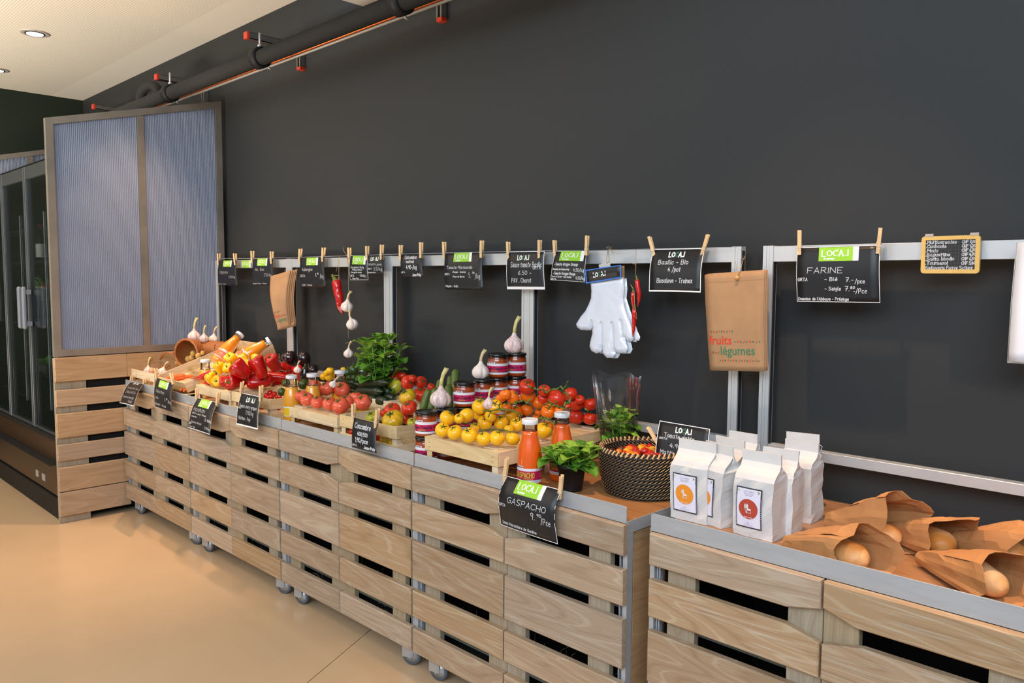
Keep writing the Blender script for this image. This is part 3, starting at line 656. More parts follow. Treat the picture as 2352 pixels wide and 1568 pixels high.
def counter(k, x0, label, side=False):
    o = thing('display_counter', label, 'counter', None, (x0, 0, 0)); yf, yb = -.637, -.615
    for dr in (0, 1):
        xa, xb = (.012, .505) if dr == 0 else (.511, 1.002)
        b = MB(); zz = [(.765, .8), (.55, .6), (.2, .24)]
        b.box(xa+.04, xb-.04, -.592, -.582, .55, .6); d = b.obj('door', M_GREY, o)
        for z0, z1 in (zz[0], zz[2]): b = MB(); b.box(xa+.04, xb-.04, -.592, -.582, z0, z1); b.obj('door_rail', M_GREY, d)
        for sa, sb in (((.062, .150), (.415, .503)) if dr == 0 else ((.505, .590), (.857, .940))):
            b = MB(); b.bbox(sa, sb, yb+.001, yb+.024, .10, .812, .0015); b.obj('stile', M_OAKV, d)
        for i, (za, zb_) in enumerate(PL):
            if i == 0: pts = [(xa, za), (.42, za), (xb, za+.02), (xb, zb_), (xa, zb_)] if dr == 0 else [(xa, za+.024), (.59, za), (xb, za), (xb, zb_), (xa, zb_)]
            elif i == 1: pts = [(xa, za), (xb, za), (xb, zb_-.021), (.42, zb_), (xa, zb_)] if dr == 0 else [(xa, za), (xb, za), (xb, zb_), (.605, zb_), (xa, zb_-.021)]
            else: pts = [(xa, za), (xb, za), (xb, zb_), (xa, zb_)]
            cx_, cz_ = (xa+xb)/2, (za+zb_)/2
            b = MB(); b.prism([(p-cx_, q-cz_) for p, q in pts], yf, yb, .003); b.obj('plank', M_OAK, d, loc=(cx_, 0, cz_))
    # steel carcass: uprights with a shadow groove, lip along the front, angle under the top
    b = MB()
    for xa in (.0, .985):
        b.box(xa, xa+.015, -.612, -.585, .10, .80); b.box(xa, xa+.015, -.03, -.0, .10, .80)
    for xa in (.018, .026, .966): b.box(xa, xa+.004, -.604, -.590, .12, .80)
    b.box(0, 1, -.612, -.587, .796, .8195); b.box(0, 1, -.60, -.0, .10, .117)
    for xa in (-.0006, .9977): b.box(xa, xa+.0029, -.6127, .0506, .7893, .8257)
    b.obj('steel_frame', M_STEEL, o)
    b = MB(); r = .008; z1 = .870; xx0, xx1 = .003, .997
    arc = lambda cx, cz, a0: [(cx+r*math.cos(a0+PI/2*i/4), cz+r*math.sin(a0+PI/2*i/4)) for i in range(5)]
    b.prism([(xx0, .8195), (xx1, .8195)]+arc(xx1-r, z1-r, 0)+arc(xx0+r, z1-r, PI/2), -.616, -.613, .0005); b.obj('steel_lip', M_STEEL, o)
    b = MB(); b.bbox(.003, .997, -.612, .05, .800, ZT, .001); b.obj('tabletop', M_TOP, o)
    b = MB(); b.box(.022, .026+.002, -.57, -.02, .12, .79); b.box(.972, .977, -.57, -.02, .12, .79); b.box(.03, .97, -.05, -.04, .12, .79); b.box(.03, .97, -.56, -.04, .12, .13)
    b.obj('inside_panel', M_DARK, o)
    b = MB(); b.bbox(.05, .95, -.560, -.545, .535, .575, .001); b.obj('inner_shelf_edge', M_GREY, o)
    if side:
        b = MB(); b.bbox(.986, .996, -.575, -.01, .125, .785, .001); b.obj('side_panel', M_OAKY, o)
    # straw behind the lowest gaps
    R = random.Random(k); b = MB()
    for i in range(90):
        p = V((R.uniform(.1, .9), R.uniform(-.55, -.42), .132+R.uniform(0, .10))); q = p+V((R.uniform(-.05, .05), R.uniform(-.03, .03), R.uniform(0, .05)))
        b.tube([p, (p+q)/2+V((0, 0, .01)), q], .0009, 3, cap=False)
    tag(b.obj('straw', M_STRAW, o), kind='stuff')
    # aluminium frame standing at the back
    for xa in (.0, .965):
        b = MB(); b.box(xa, xa+.035, .003, .030, .10, 1.644); b.box(xa+.0351, xa+.0356, .007, .026, .10, 1.63, 1); b.box(xa, xa+.012, 0, .003, .10, 1.644); b.box(xa+.023, xa+.035, 0, .003, .10, 1.644)
        b.box(xa+.013, xa+.022, .001, .003, .10, 1.644)
        b.obj('post', [M_ALU, M_ALUD], o)
    b = MB(); b.bbox(.035, .965, .004, .040, 1.591, 1.642, .001); b.obj('top_rail', M_ALU, o)
    b = MB(); b.bbox(.035, .965, .004, .040, .953, .985, .001); b.obj('middle_rail', M_ALU, o)
    for xa, an in ((.085, .25), (.915, .45)): caster(o, xa, -.582, an)
    for xa in (.085, .925): caster(o, xa, -.06, .8)
    return o
XU = [0, 1, 2, 3, 4.08]
counter(0, 0, 'slatted oak counter on casters, the far one meeting the plastic screen')
counter(1, 1, 'slatted oak counter on casters under the red peppers')
counter(2, 2, 'slatted oak counter on casters under the cucumbers and beef tomatoes')
counter(3, 3, 'slatted oak counter with bare oak end, under the yellow tomatoes and gazpacho', True)
counter(4, 4.08, 'slatted oak counter standing apart, with flour bags and bread')
# ------------------------------------------------------------------ light pine crates
def crate(label, x0, x1, y0, y1, flip, h=.105, loc=None, M=None, top=.93, group='light pine fruit crates'):
    """local frame: open side up, origin at centre of base; flip puts the slatted base on top"""
    w_, d_ = x1-x0, y1-y0
    if M is None: h = top-ZT-.0005
    base = top-h
    o = thing('fruit_crate', label, 'crate', group)
    if M is not None: o.matrix_basis = M
    else:
        o.location = ((x0+x1)/2, (y0+y1)/2, top if flip else base)
        if flip: o.rotation_euler = (PI, 0, 0)
    X, Y, t = w_/2, d_/2, .006
    R = random.Random(label)
    hb = min(.052, h*.5)
    for s in (-1, 1):
        b = MB(); b.bbox(-X, X, -t/2, t/2, -hb/2, hb/2, .001); b.obj('side_board', M_CRATE, o, loc=(0, s*(Y-t/2), hb/2 if flip else h-hb/2))
        b = MB(); b.bbox(-Y+t, Y-t, -t/2, t/2, -hb/2, hb/2, .001); q = b.obj('end_board', M_CRATE, o, loc=(s*(X-t/2), 0, hb/2 if flip else h-hb/2)); q.rotation_euler = (0, 0, PI/2)
        if not flip:
            b = MB(); b.bbox(-X, X, -t/2, t/2, -.016, .016, .001); b.obj('side_board', M_CRATE, o, loc=(0, s*(Y-t/2), .017))
            b = MB(); b.bbox(-Y+t, Y-t, -t/2, t/2, -.016, .016, .001); q = b.obj('end_board', M_CRATE, o, loc=(s*(X-t/2), 0, .017)); q.rotation_euler = (0, 0, PI/2)
    n = 4; sw = (d_-.004)/n
    for i in range(n):
        y = -Y+sw*(i+.5); b = MB(); b.bbox(-X+.001, X-.001, -sw/2+.004, sw/2-.004, 0, .004, .0008); b.obj('base_slat', M_CRATE, o, loc=(0, y, 0))
    if flip:
        for x in (-X+.055, X-.055):
            for y in (-Y+.03, Y-.03):
                b = MB(); b.bbox(-.035, .035, -.013, .013, -.006, 0, .001); b.obj('corner_block', M_CRATE, o, loc=(x, y, 0))
    for sx in (-1, 1):
        for sy in (-1, 1):
            b = MB(); c = .03; px, py = sx*(X-t-.0005), sy*(Y-t-.0005)
            vs = [V((px, py, z)) for z in (.0045, h-.001)]+[V((px-sx*c, py, z)) for z in (.0045, h-.001)]+[V((px, py-sy*c, z)) for z in (.0045, h-.001)]
            b.add(vs, [(0, 1, 3, 2), (0, 4, 5, 1), (2, 3, 5, 4), (0, 2, 4), (1, 5, 3)]); b.obj('corner_post', M_CRATE, o, fix=True)
            b = MB()
            for zz in ((.02, .036) if flip else (h-.036, h-.018)):
                b.box(px-sx*.022-.0045, px-sx*.022+.0045, sy*(Y+.0001)-.0006, sy*(Y+.0001)+.0006, zz, zz+.0014)
            tag(b.obj('staples', M_STEELD, o))
    return o
c1 = crate('open pine crate of onions and garlic at the far end by the screen', -.045, .375, -.575, -.26, False, top=.935)
_t = math.radians(19); _n = V((0, -math.sin(_t), math.cos(_t)))
c3 = crate('long pine crate tilted up towards the wall, carrots low and bottles high', 0, .44, 0, .59, False, h=.062, M=Matrix.Translation(V((.61, -.30, 1.018))-_n*.062) @ Matrix.Rotation(_t, 4, 'X'))
c3b = crate('low pine tray under the front of the tilted carrot crate', .41, .86, -.60, -.34, False, top=.862)
c3c = crate('tall upturned pine crate propping the raised end of the carrot crate', .44, .86, -.17, -.005, True, top=.972)
c1b = crate('upturned pine crate under the wicker horn basket', .01, .34, -.25, -.005, True, top=.925)
c4 = crate('upturned pine crate under the yellow and red peppers', .937, 1.365, -.56, -.26, True, top=.922)
c5 = crate('open pine crate of cherry tomatoes with dark zucchini', 1.38, 1.79, -.56, -.26, False, top=.932)
c6 = crate('upturned pine crate under the pink tomatoes', 1.975, 2.385, -.56, -.26, True, top=.918)
c6b = crate('upturned pine crate under the dark cucumbers, against the wall side', 2.02, 2.62, -.245, .0, True, top=.95)
c7 = crate('open pine crate of ribbed yellow and red tomatoes', 2.405, 2.815, -.56, -.26, False, top=.936)
c8 = crate('upturned pine crate under the yellow vine tomatoes, nearest the lip', 3.052, 3.448, -.606, -.325, True, top=.941)
c8b = crate('upturned pine crate under the red vine tomatoes, behind the yellow ones', 3.075, 3.44, -.31, -.005, True, top=.941)
c4b = crate('upturned pine crate in the back row under the eggplants', 1.17, 1.52, -.245, 0, True, top=.93)
c5b = crate('upturned pine crate in the back row under the yellow squash', 1.56, 1.90, -.235, 0, True, top=.915)
# ------------------------------------------------------------------ produce prototypes (unit radius ~1, stem along +z)
def pm(name, rgb, rgb2=None, rough=.28, **k): return mat(name, rgb, rough, rgb2=rgb2, vscale=k.pop('vscale', 1.1), coat=k.pop('coat', .3), **k)
TM = {'yellow': pm('tomato_yellow', (244, 178, 8), (250, 196, 30)), 'orange': pm('tomato_orange', (240, 104, 8), (246, 128, 18)),
      'red': pm('tomato_red', (200, 40, 14), (220, 58, 26)), 'pink': pm('tomato_pink', (222, 82, 54), (232, 104, 74)),
      'ribyel': pm('tomato_ribbed_yellow', (196, 168, 18), (238, 176, 34)), 'ribgrn': pm('tomato_ribbed_green', (150, 148, 20), (212, 196, 60)),
      'squash': pm('squash_yellow', (246, 184, 6), (250, 196, 20))}
M_CALYX = mat('calyx_green', (72, 100, 34), .6, vary=.15, vscale=3); M_VINE = mat('vine_green', (88, 112, 44), .55, vary=.15, vscale=40)
def star(b, n, r, z, w_, up=.25, seed=0):
    R = random.Random(seed)
    for i in range(n):
        g = 2*PI*i/n+R.uniform(-.25, .25); d = V((math.cos(g), math.sin(g), 0)); e = V((-d.y, d.x, 0)); rr = r*R.uniform(.75, 1.15); u_ = up*R.uniform(.2, 1.3)
        c = V((0, 0, z)); p1 = c+d*rr*.45+V((0, 0, u_*.10)); p2 = c+d*rr+V((0, 0, u_))
        b.add([c-e*w_*.6, c+e*w_*.6, p1-e*w_, p1+e*w_, p2, c+V((0, 0, .05)), p1+V((0, 0, .05))], [(0, 2, 6, 5), (5, 6, 3, 1), (2, 4, 6), (6, 4, 3), (0, 1, 3, 2), (2, 3, 4)], 0, True)
def tomato_proto(kind, ribs, rib, squash, color, stem=.2, n=26, seed=0, hollow=.14, pear=0):
    R = random.Random(seed); ph = R.uniform(0, 6)
    prof = []
    for i in range(15):
        a = PI*i/14; r = math.sin(a)**.92; z = -math.cos(a)
        r *= 1+pear*z*.0-(pear*max(0, z))
        if z > .6: z -= hollow*((z-.6)/.4)**1.6*1.2
        if z < -.8: z += .05*(( -z-.8)/.2)
        prof.append((max(r, .002), z*squash))
    def fn(g, i, r, z):
        k = 1-rib*(.5+.5*math.cos(ribs*g+ph+.6*math.sin(g*2)))**2.2*(.55+.45*abs(z/squash))+.025*math.sin(2*g+ph)
        return r*k, z
    b = MB(); b.lathe(prof, n if ribs < 4 else 40, fn=fn)
    o = b.obj(kind, TM[color]); tag(o, 'x', 'tomato')
    b = MB(); zt = squash*(1-hollow*1.1); star(b, 5 if ribs < 4 else 6, .52, zt, .07, .16, seed); b.tube([(0, 0, zt-.04), (.02, 0, zt+stem*.5), (.05, .02, zt+stem)], .05, 6); b.obj('calyx', M_CALYX, o)
    return o
PROTO = {}
def P(key):
    return PROTO[key]
def place_first(o, used={}):
    return o
class Kind:
    """hands out the prototype itself first, copies afterwards"""
    def __init__(s, o): s.o = o; s.used = False
    def get(s, label, group, M):
        if not s.used: s.used = True; o = s.o; 
        else: o = copy_tree(s.o)
        tag(o, label, None, group); o.matrix_basis = M; return o
for c_ in ('yellow', 'orange', 'red'):
    PROTO['v'+c_] = Kind(tomato_proto('vine_tomato', 0, 0, .9, c_, seed=3, hollow=.10))
PROTO['pink'] = Kind(tomato_proto('tomato', 5, .045, .88, 'pink', seed=5)); PROTO['bigred'] = Kind(tomato_proto('tomato', 5, .05, .86, 'red', seed=8))
PROTO['ribyel'] = Kind(tomato_proto('beef_tomato', 9, .12, .76, 'ribyel', seed=6)); PROTO['ribgrn'] = Kind(tomato_proto('beef_tomato', 8, .11, .82, 'ribgrn', seed=9))
PROTO['ribred'] = Kind(tomato_proto('beef_tomato', 7, .10, .74, 'red', seed=11))
def pepper_proto(color, long_=1.0, seed=0, name='bell_pepper'):
    m = pm('pepper_'+color, *{'yellow': ((244, 176, 0), (250, 190, 8)), 'red': ((172, 8, 5), (196, 18, 10))}[color], rough=.2, coat=.6)
    R = random.Random(seed); nl = 4 if seed % 2 == 0 else 3; ph = R.uniform(0, 6); bend = R.uniform(-.15, .15)
    prof = [(.02, -1.0), (.30, -1.03), (.52, -.96), (.68, -.78), (.78, -.5), (.86, -.15), (.93, .2), (.98, .5), (.94, .75), (.80, .92), (.58, .98), (.36, .90), (.20, .80), (.05, .76)]
    def fn(g, i, r, z):
        l = .5+.5*math.cos(nl*g+ph); k = 1-.17*(1-l)**1.6*(1 if z > -.9 else .5); z2 = z*long_
        if z < -.8: z2 -= .10*l*r*2-.05
        if z > .8: z2 += .07*l*r
        return r*k*(1+.04*math.sin(g+ph)), z2
    b = MB(); b.lathe(prof, 36, fn=fn); b.v = [(x+bend*z*z, y, z) for x, y, z in b.v]
    o = tag(b.obj(name, m), 'x', 'pepper')
    b = MB(); zt = .78*long_; star(b, 5, .26, zt-.01, .12, .02, seed)
    b.tube([(0, 0, zt-.02), (0, 0, zt+.12), (.05, 0, zt+.26), (.14, .02, zt+.38)], .09, 8, rs=[.13, .08, .07, .09]); b.obj('stem', mat('pepper_stem', (74, 128, 30), .45, vary=.1, vscale=3), o)
    return o
PROTO['pepy'] = Kind(pepper_proto('yellow', .92, 2)); PROTO['pepy2'] = Kind(pepper_proto('yellow', 1.15, 5))
PROTO['pepr'] = Kind(pepper_proto('red', 1.05, 4)); PROTO['pepr2'] = Kind(pepper_proto('red', 1.3, 7))
def chili(name, label, pts, r, parent=None, group=None, stem=True, wob=.06, prof=None):
    P_ = [V(p) for p in pts]; n = len(P_); R = random.Random(label)
    rs = prof or [r*(.75+.25*min(1, i/(n*.15)))*(1-(i/(n-1))**2.2*.94)*(1+R.uniform(-wob, wob)) for i in range(n)]
    b = MB(); b.tube(P_, r, 14, rs=rs); o = b.obj(name, pm('chili_red', (176, 10, 8), (198, 24, 14), rough=.22, coat=.6), parent)
    if label and not parent: tag(o, label, 'pepper', group)
    if stem:
        d = (P_[0]-P_[1]).normalized(); b = MB(); b.tube([P_[0]-d*r*.3, P_[0]+d*r*.5, P_[0]+d*r*1.6], r*.3, 7, rs=[r*.8, r*.35, r*.22]); b.obj('stem', M_VINE, o)
    return o
M_GAR = mat('garlic_skin', (242, 232, 220), .45, rgb2=(236, 214, 204), vscale=1.6, stretch=(2, 2, .7), coat=.15)
M_GARP = mat('garlic_skin_purple', (216, 172, 170), .45, rgb2=(244, 232, 224), vscale=2.0, stretch=(3, 3, .5), coat=.15)
M_GST = mat('garlic_stalk_green', (196, 190, 110), .5, rgb2=(226, 208, 150), vscale=3, stretch=(3, 3, .5)); M_GSTD = mat('garlic_stalk_dry', (222, 196, 150), .6, vary=.1, vscale=4)
def garlic_proto(green=True, stalk=1.7, lean=.3, seed=0):
    ph = seed*1.7; nl = 6
    prof = [(.05, -.78), (.35, -.80), (.68, -.70), (.92, -.42), (1.0, -.10), (.94, .22), (.74, .50), (.50, .70), (.32, .88), (.22, 1.06), (.17, 1.24)]
    def fn(g, i, r, z):
        a = max(0, 1-abs(z+.15)/1.0); return r*(1-.34*a*(1-abs(math.sin(nl*g/2+ph)))**2.5), z-(.08 if z < -.7 else 0)*(.5+.5*math.cos(nl*g+ph+PI))
    b = MB(); b.lathe(prof, 48, fn=fn); o = tag(b.obj('garlic_bulb', M_GARP if green else M_GAR), 'x', 'garlic')
    b = MB(); k = stalk; b.tube([(0, 0, 1.1), (.02*k, 0, 1.15+k*.3), (lean*k*.35, 0, 1.15+k*.65), (lean*k, 0, 1.15+k), (lean*k, 0, 1.16+k)], .2, 10, rs=[.18, .17, .19, .24, .2])
    b.obj('stalk', M_GST if green else M_GSTD, o)
    b = MB(); b.lathe([(.001, -.88), (.12, -.87), (.16, -.80)], 10, cap=False); b.obj('root_plate', M_GSTD, o); return o
PROTO['garg'] = Kind(garlic_proto(True, 1.7, .28, 1)); PROTO['gard'] = Kind(garlic_proto(False, 1.35, .35, 2))
M_GPUR = M_GARP
def oblong(name, cat, m, prof, n=24, bend=0, lump=0, stem=None, seed=0):
    b = MB(); b.lathe(prof, n, fn=(lambda g, i, r, z: (r*(1+lump*math.cos(8*g)+lump*.6*math.sin(3*z*4+g*3)), z)) if lump else None)
    b.v = [(x+bend*z*z, y, z) for x, y, z in b.v]; o = tag(b.obj(name, m), 'x', cat)
    if stem:
        s = MB(); stem(s); s.obj('stem', M_VINE, o)
    return o
def caps(L_, k=.5, n=6, e=1.0):
    return [(max(.003, math.sin(PI/2*i/n)**e), -L_+k*(1-math.cos(PI/2*i/n))) for i in range(n+1)]+[(1.02, 0)]+[(max(.003, math.cos(PI/2*i/n)**e), L_-k*(1-math.sin(PI/2*i/n))) for i in range(n+1)]
M_CUD = mat('cucumber_dark', (20, 34, 20), .3, rgb2=(34, 50, 26), vscale=1.6, stretch=(2, 2, .5), coat=.35, bump=.35, bscale=2.2)
M_CUG = mat('cucumber_green', (56, 82, 18), .4, rgb2=(104, 116, 44), vscale=2.4, stretch=(3, 3, .35), coat=.15, bump=.3, bscale=3)
st_c = lambda zt: (lambda s: s.tube([(0, 0, zt-.1), (0, 0, zt+.15), (.03, 0, zt+.3)], .12, 6, rs=[.2, .13, .15]))
PROTO['cucd'] = Kind(oblong('cucumber', 'cucumber', M_CUD, caps(3.4, 1.1), bend=.02, lump=.012, stem=st_c(3.4)))
PROTO['cucg'] = Kind(oblong('cucumber', 'cucumber', M_CUG, caps(2.6, 1.0), bend=.03, lump=.02, stem=st_c(2.6)))
M_EGG = mat('eggplant_skin', (22, 10, 16), .12, coat=.8, rgb2=(34, 14, 22), vscale=1)
def egs(s): star(s, 5, .55, 1.5, .14, -.25, 3); s.tube([(0, 0, 1.45), (0, 0, 1.75), (.08, 0, 2.0)], .13, 7)
PROTO['egg'] = Kind(oblong('eggplant', 'eggplant', M_EGG, [(.02, -1.5), (.4, -1.47), (.75, -1.25), (.95, -.9), (1, -.45), (.93, .1), (.78, .6), (.62, 1.05), (.48, 1.35), (.3, 1.52), (.02, 1.55)], stem=egs))
M_ZUC = mat('zucchini_skin', (40, 62, 20), .3, rgb2=(70, 92, 34), vscale=1.5, coat=.3)
PROTO['zuc'] = Kind(oblong('round_zucchini', 'zucchini', M_ZUC, [(.02, -.92), (.5, -.85), (.85, -.55), (1, 0), (.88, .5), (.55, .82), (.02, .9)], lump=.012, stem=st_c(.95)))
PROTO['zucl'] = Kind(oblong('zucchini', 'zucchini', M_CUD, caps(1.8, 1.0), stem=st_c(1.8)))
M_POT = mat('potato_skin', (206, 168, 92), .6, rgb2=(190, 148, 74), vscale=2, bump=.2, bscale=8)
PROTO['pot'] = Kind(oblong('potato', 'potato', M_POT, [(.02, -1.05), (.5, -.98), (.85, -.6), (.98, -.1), (.92, .45), (.6, .9), (.02, 1.08)], 18, lump=.03))
M_ONI = mat('onion_skin', (222, 150, 92), .35, rgb2=(240, 200, 160), vscale=2, stretch=(4, 4, .3), coat=.3)
PROTO['oni'] = Kind(oblong('onion', 'onion', M_ONI, [(.05, -.86), (.5, -.8), (.88, -.45), (1, 0), (.85, .45), (.5, .78), (.2, .95), (.12, 1.25), (.14, 1.35)], 22))
M_CAR = mat('carrot_skin', (234, 102, 38), .5, vary=.1, vscale=3, stretch=(1, 1, 4), bump=.15, bscale=6)
PROTO['car'] = Kind(oblong('carrot', 'carrot', M_CAR, [(.05, -4.6), (.3, -4.2), (.5, -3), (.75, -1), (.95, 1.5), (1, 2.6), (.8, 3), (.02, 3.1)], 14, lump=.02))
TM2 = {'cherry': pm('cherry_tomato_red', (188, 16, 10), (206, 30, 14), coat=.6, rough=.18), 'datte': pm('date_tomato_red', (166, 22, 10), (190, 34, 14), coat=.6, rough=.18), 'datteo': pm('date_tomato_orange', (230, 120, 20), coat=.6, rough=.18), 'dattey': pm('date_tomato_yellow', (236, 160, 30), coat=.6, rough=.18), 'datteb': pm('date_tomato_brown', (92, 34, 16), coat=.6, rough=.18)}
for k_, m_ in TM2.items():
    PROTO[k_] = Kind(oblong('cherry_tomato' if k_ == 'cherry' else 'date_tomato', 'tomato', m_, [(.02, -1), (.5, -.88), (.86, -.5), (1, 0), (.86, .5), (.5, .88), (.02, 1)] if k_ == 'cherry' else [(.02, -1.3), (.5, -1.17), (.88, -.65), (1, 0), (.9, .6), (.5, 1.15), (.02, 1.28)], 16))
# ------------------------------------------------------------------ piling: each piece slides along its sight line until it rests
PLACED = []
XMIN = [None]
def rest(q, rpx, z, ymax, ymin=-.60, yfix=None, tol=.90, xr=None, sq=1.):
    """centre and radius of a piece seen at pixel q with pixel radius rpx, on a surface at height z, no further back than ymax"""
    v = ray(*q); k = rpx/FPX*.985
    if yfix is not None:
        t = (yfix-CAM.y)/v.y; c = CAM+v*t; r = k*t; PLACED.append((c, r)); return c, r
    ts = (CAM.z-z)/(k*sq-v.z) if (k*sq-v.z) > 0 else 1e9
    ty = (ymax-CAM.y)/(v.y+k); tn = (ymin-CAM.y)/(v.y-k)
    if XMIN[0] is not None: ts = min(ts, (CAM.x-XMIN[0])/(k-v.x))
    t1 = min(ts, ty); t0 = min(tn, t1)
    best = None
    for i in range(121):
        t = t1-(t1-t0)*i/120; c = CAM+v*t; r = k*t; g = 9; low = 9
        for (p, s_) in PLACED:
            d = (p-c).length-(r+s_)*tol; g = min(g, d)
            if p.z < c.z and d < low: low = d
        on_s = c.z-r*sq < z+.004
        sc = (0 if g >= 0 else -g*30)+(0 if on_s else min(abs(low), .05))+i*1e-5
        if best is None or sc < best[0]: best = (sc, c, r)
        if sc < 2e-3: break
    PLACED.append((best[1], best[2])); return best[1], best[2]
def rndrot(seed, tilt=.6, face=None):
    R = random.Random(seed); g = R.uniform(0, 2*PI); a = R.uniform(.1, tilt)
    return V((math.sin(a)*math.cos(g), math.sin(a)*math.sin(g), math.cos(a)))
def put(key, c, r, label, group, z=None, spin=0., sc=(1, 1, 1)):
    return PROTO[key].get(label, group, basis(c, x=(math.cos(spin), math.sin(spin), 0), z=z or (0, 0, 1)) @ Matrix.Diagonal((r*sc[0], r*sc[1], r*sc[2], 1)))
SEED = [0]
def rows(key, zf, data, lab, group, z, ymax, tilt=.7, zdir=None, sc=(1, 1, 1), ymin=-.60):
    """data: list of (row phrase, [(x,y,r[,zdir]) ...]) in zoom coordinates, left to right; scale read from the zoom"""
    s = 1/(zf(1, 0)[0]-zf(0, 0)[0]); n = 0
    for phrase, its in data:
        its = sorted(its, key=lambda a: a[0])
        for i, it in enumerate(its):
            SEED[0] += 1; c, r = rest(zf(it[0], it[1]), it[2]/s, z, ymax, ymin)
            kk = key
            if len(it) > 4: kk = it[4]
            zd0 = it[3] if len(it) > 3 and it[3] else (zdir or rndrot(SEED[0], tilt))
            zd = V(zd0).normalized()+V((.28, -.30, 0))
            if len(its) > 1: lb = lab+', '+(ORD[i]+' from the left ' if i else 'leftmost ')+phrase
            else: lb = lab+', the one '+phrase
            put(kk, c, r, lb, group, zd, SEED[0]*2.4, sc)
# ------------------------------------------------------------------ bottles and jars
M_JO = mat('orange_juice', (240, 142, 16), .25, coat=1, spec=.6); M_JG = mat('gazpacho_juice', (224, 90, 4), .25, coat=1, spec=.6)
M_JP = mat('pale_juice', (236, 164, 44), .25, coat=1, spec=.6)
M_CLEAR = thin_glass('clear_glass', (.93, .95, .94), .02, 1.2, .05)
M_CAP = mat('white_cap', (228, 228, 232), .3); M_LID = mat('black_lid', (14, 14, 15), .22, coat=.6)
M_SAUCE = mat('tomato_sauce', (150, 54, 12), .3, coat=1, spec=.6, rgb2=(178, 76, 20), vscale=60)
M_MAG = mat('magenta_label', (196, 20, 84), .4); M_YEL = mat('label_yellow', (196, 184, 40), .5); M_INK = mat('label_dark_ink', (58, 20, 48), .5)
M_LOR = mat('orange_label', (240, 112, 66), .45); M_LYE = mat('yellow_label', (240, 196, 40), .45)
def cyl(r, a0, z0=0): return lambda x, y: V((r*math.cos(a0+x/r), r*math.sin(a0+x/r), z0+y))
BP = [(.034, 0), (.0405, .006), (.042, .02), (.042, .098), (.0405, .118), (.0365, .142), (.031, .165), (.0268, .185), (.0255, .205), (.0252, .222)]
def bottle_proto(juice, kind, fill=.19):
    o = tag(link('juice_bottle', None), 'x', 'bottle')
    pr = [p for p in BP if p[1] <= fill]; r_ = np.interp(fill, [p[1] for p in BP], [p[0] for p in BP])
    b = MB(); b.lathe([(.001, .0)]+pr+[(r_, fill), (.001, fill)], 32); b.obj('juice', juice, o)
    b = MB(); pr2 = [p for p in BP if p[1] > fill]; b.lathe([(r_, fill)]+pr2, 32, cap=False); b.obj('glass', M_CLEAR, o)
    b = MB(); b.lathe([(.0268, .219), (.0278, .221), (.0278, .234), (.0262, .2365), (.0255, .2362), (.001, .2355)], 32, cap=False); b.obj('cap', M_CAP, o)
    R = .0428; lab = MB(); a0 = -2.0; W_ = R*2*PI*.78
    def band(y0, y1, mi, x0=0, x1=W_): rect(lab, x0, x1, y0, y1, cyl(R, a0), mi, 18)
    if kind == 'gaz':
        band(.026, .036, 0); band(.036, .0375, 2); band(.0375, .066, 1); band(.066, .075, 0); band(.075, .083, 0, W_*.33, W_*.45); lo = lab.obj('label', [M_CAP, M_MAG, M_INK], o)
        t = MB(); f = cyl(R+.0004, a0); ribbons(t, strokes('GASPACHO', W_*.30, .044, .017, W_*.34, slant=0), .0024, f, 0); ribbons(t, strokes('Genevois', W_*.46, .0392, .0035, W_*.16), .0006, f, 0)
        for i in range(6): ribbons(t, [[(W_*.74, .044+i*.003), (W_*.80, .044+i*.003)]], .0008, f, 0)
        ribbons(t, strokes('ESPRIT JARDIN', W_*.335, .077, .0035, W_*.11, slant=0), .0008, f, 1); ribbons(t, strokes('SOUPE DE LEGUMES A CONSERVER AU FRAIS', W_*.30, .030, .002, W_*.4, slant=0), .0004, f, 1)
        t.obj('label_print', [M_YEL, M_INK], lo)
    else:
        m_ = M_LOR if kind == 'or' else M_LYE
        band(.03, .034, 0); band(.034, .074, 1); band(.074, .080, 0); band(.08, .088, 0, W_*.3, W_*.46); lo = lab.obj('label', [M_CAP, m_], o)
        t = MB(); f = cyl(R+.0004, a0); ribbons(t, strokes('NECTAR', W_*.32, .052, .009, W_*.22, slant=0), .0012, f); ribbons(t, strokes('de fruits', W_*.34, .042, .004, W_*.15), .0007, f); t.obj('label_print', M_CAP, lo)
    return o
PROTO['bg'] = Kind(bottle_proto(M_JG, 'gaz', .196)); PROTO['bo'] = Kind(bottle_proto(M_JO, 'or', .205)); PROTO['by'] = Kind(bottle_proto(M_JP, 'ye', .175))
def bottle(key, label, q, z, base=ZT, zdir=None, spin=0., k=1.0):
    """q: pixel of the cap's top centre, z: its height"""
    c = atz(q, z); return PROTO[key].get(label, 'juice bottles among the produce', basis((c.x, c.y, base), x=(math.cos(spin), math.sin(spin), 0)) @ Matrix.Diagonal((k, k, (z-base)/.2365, 1)))
FACE = -PI/4-.55
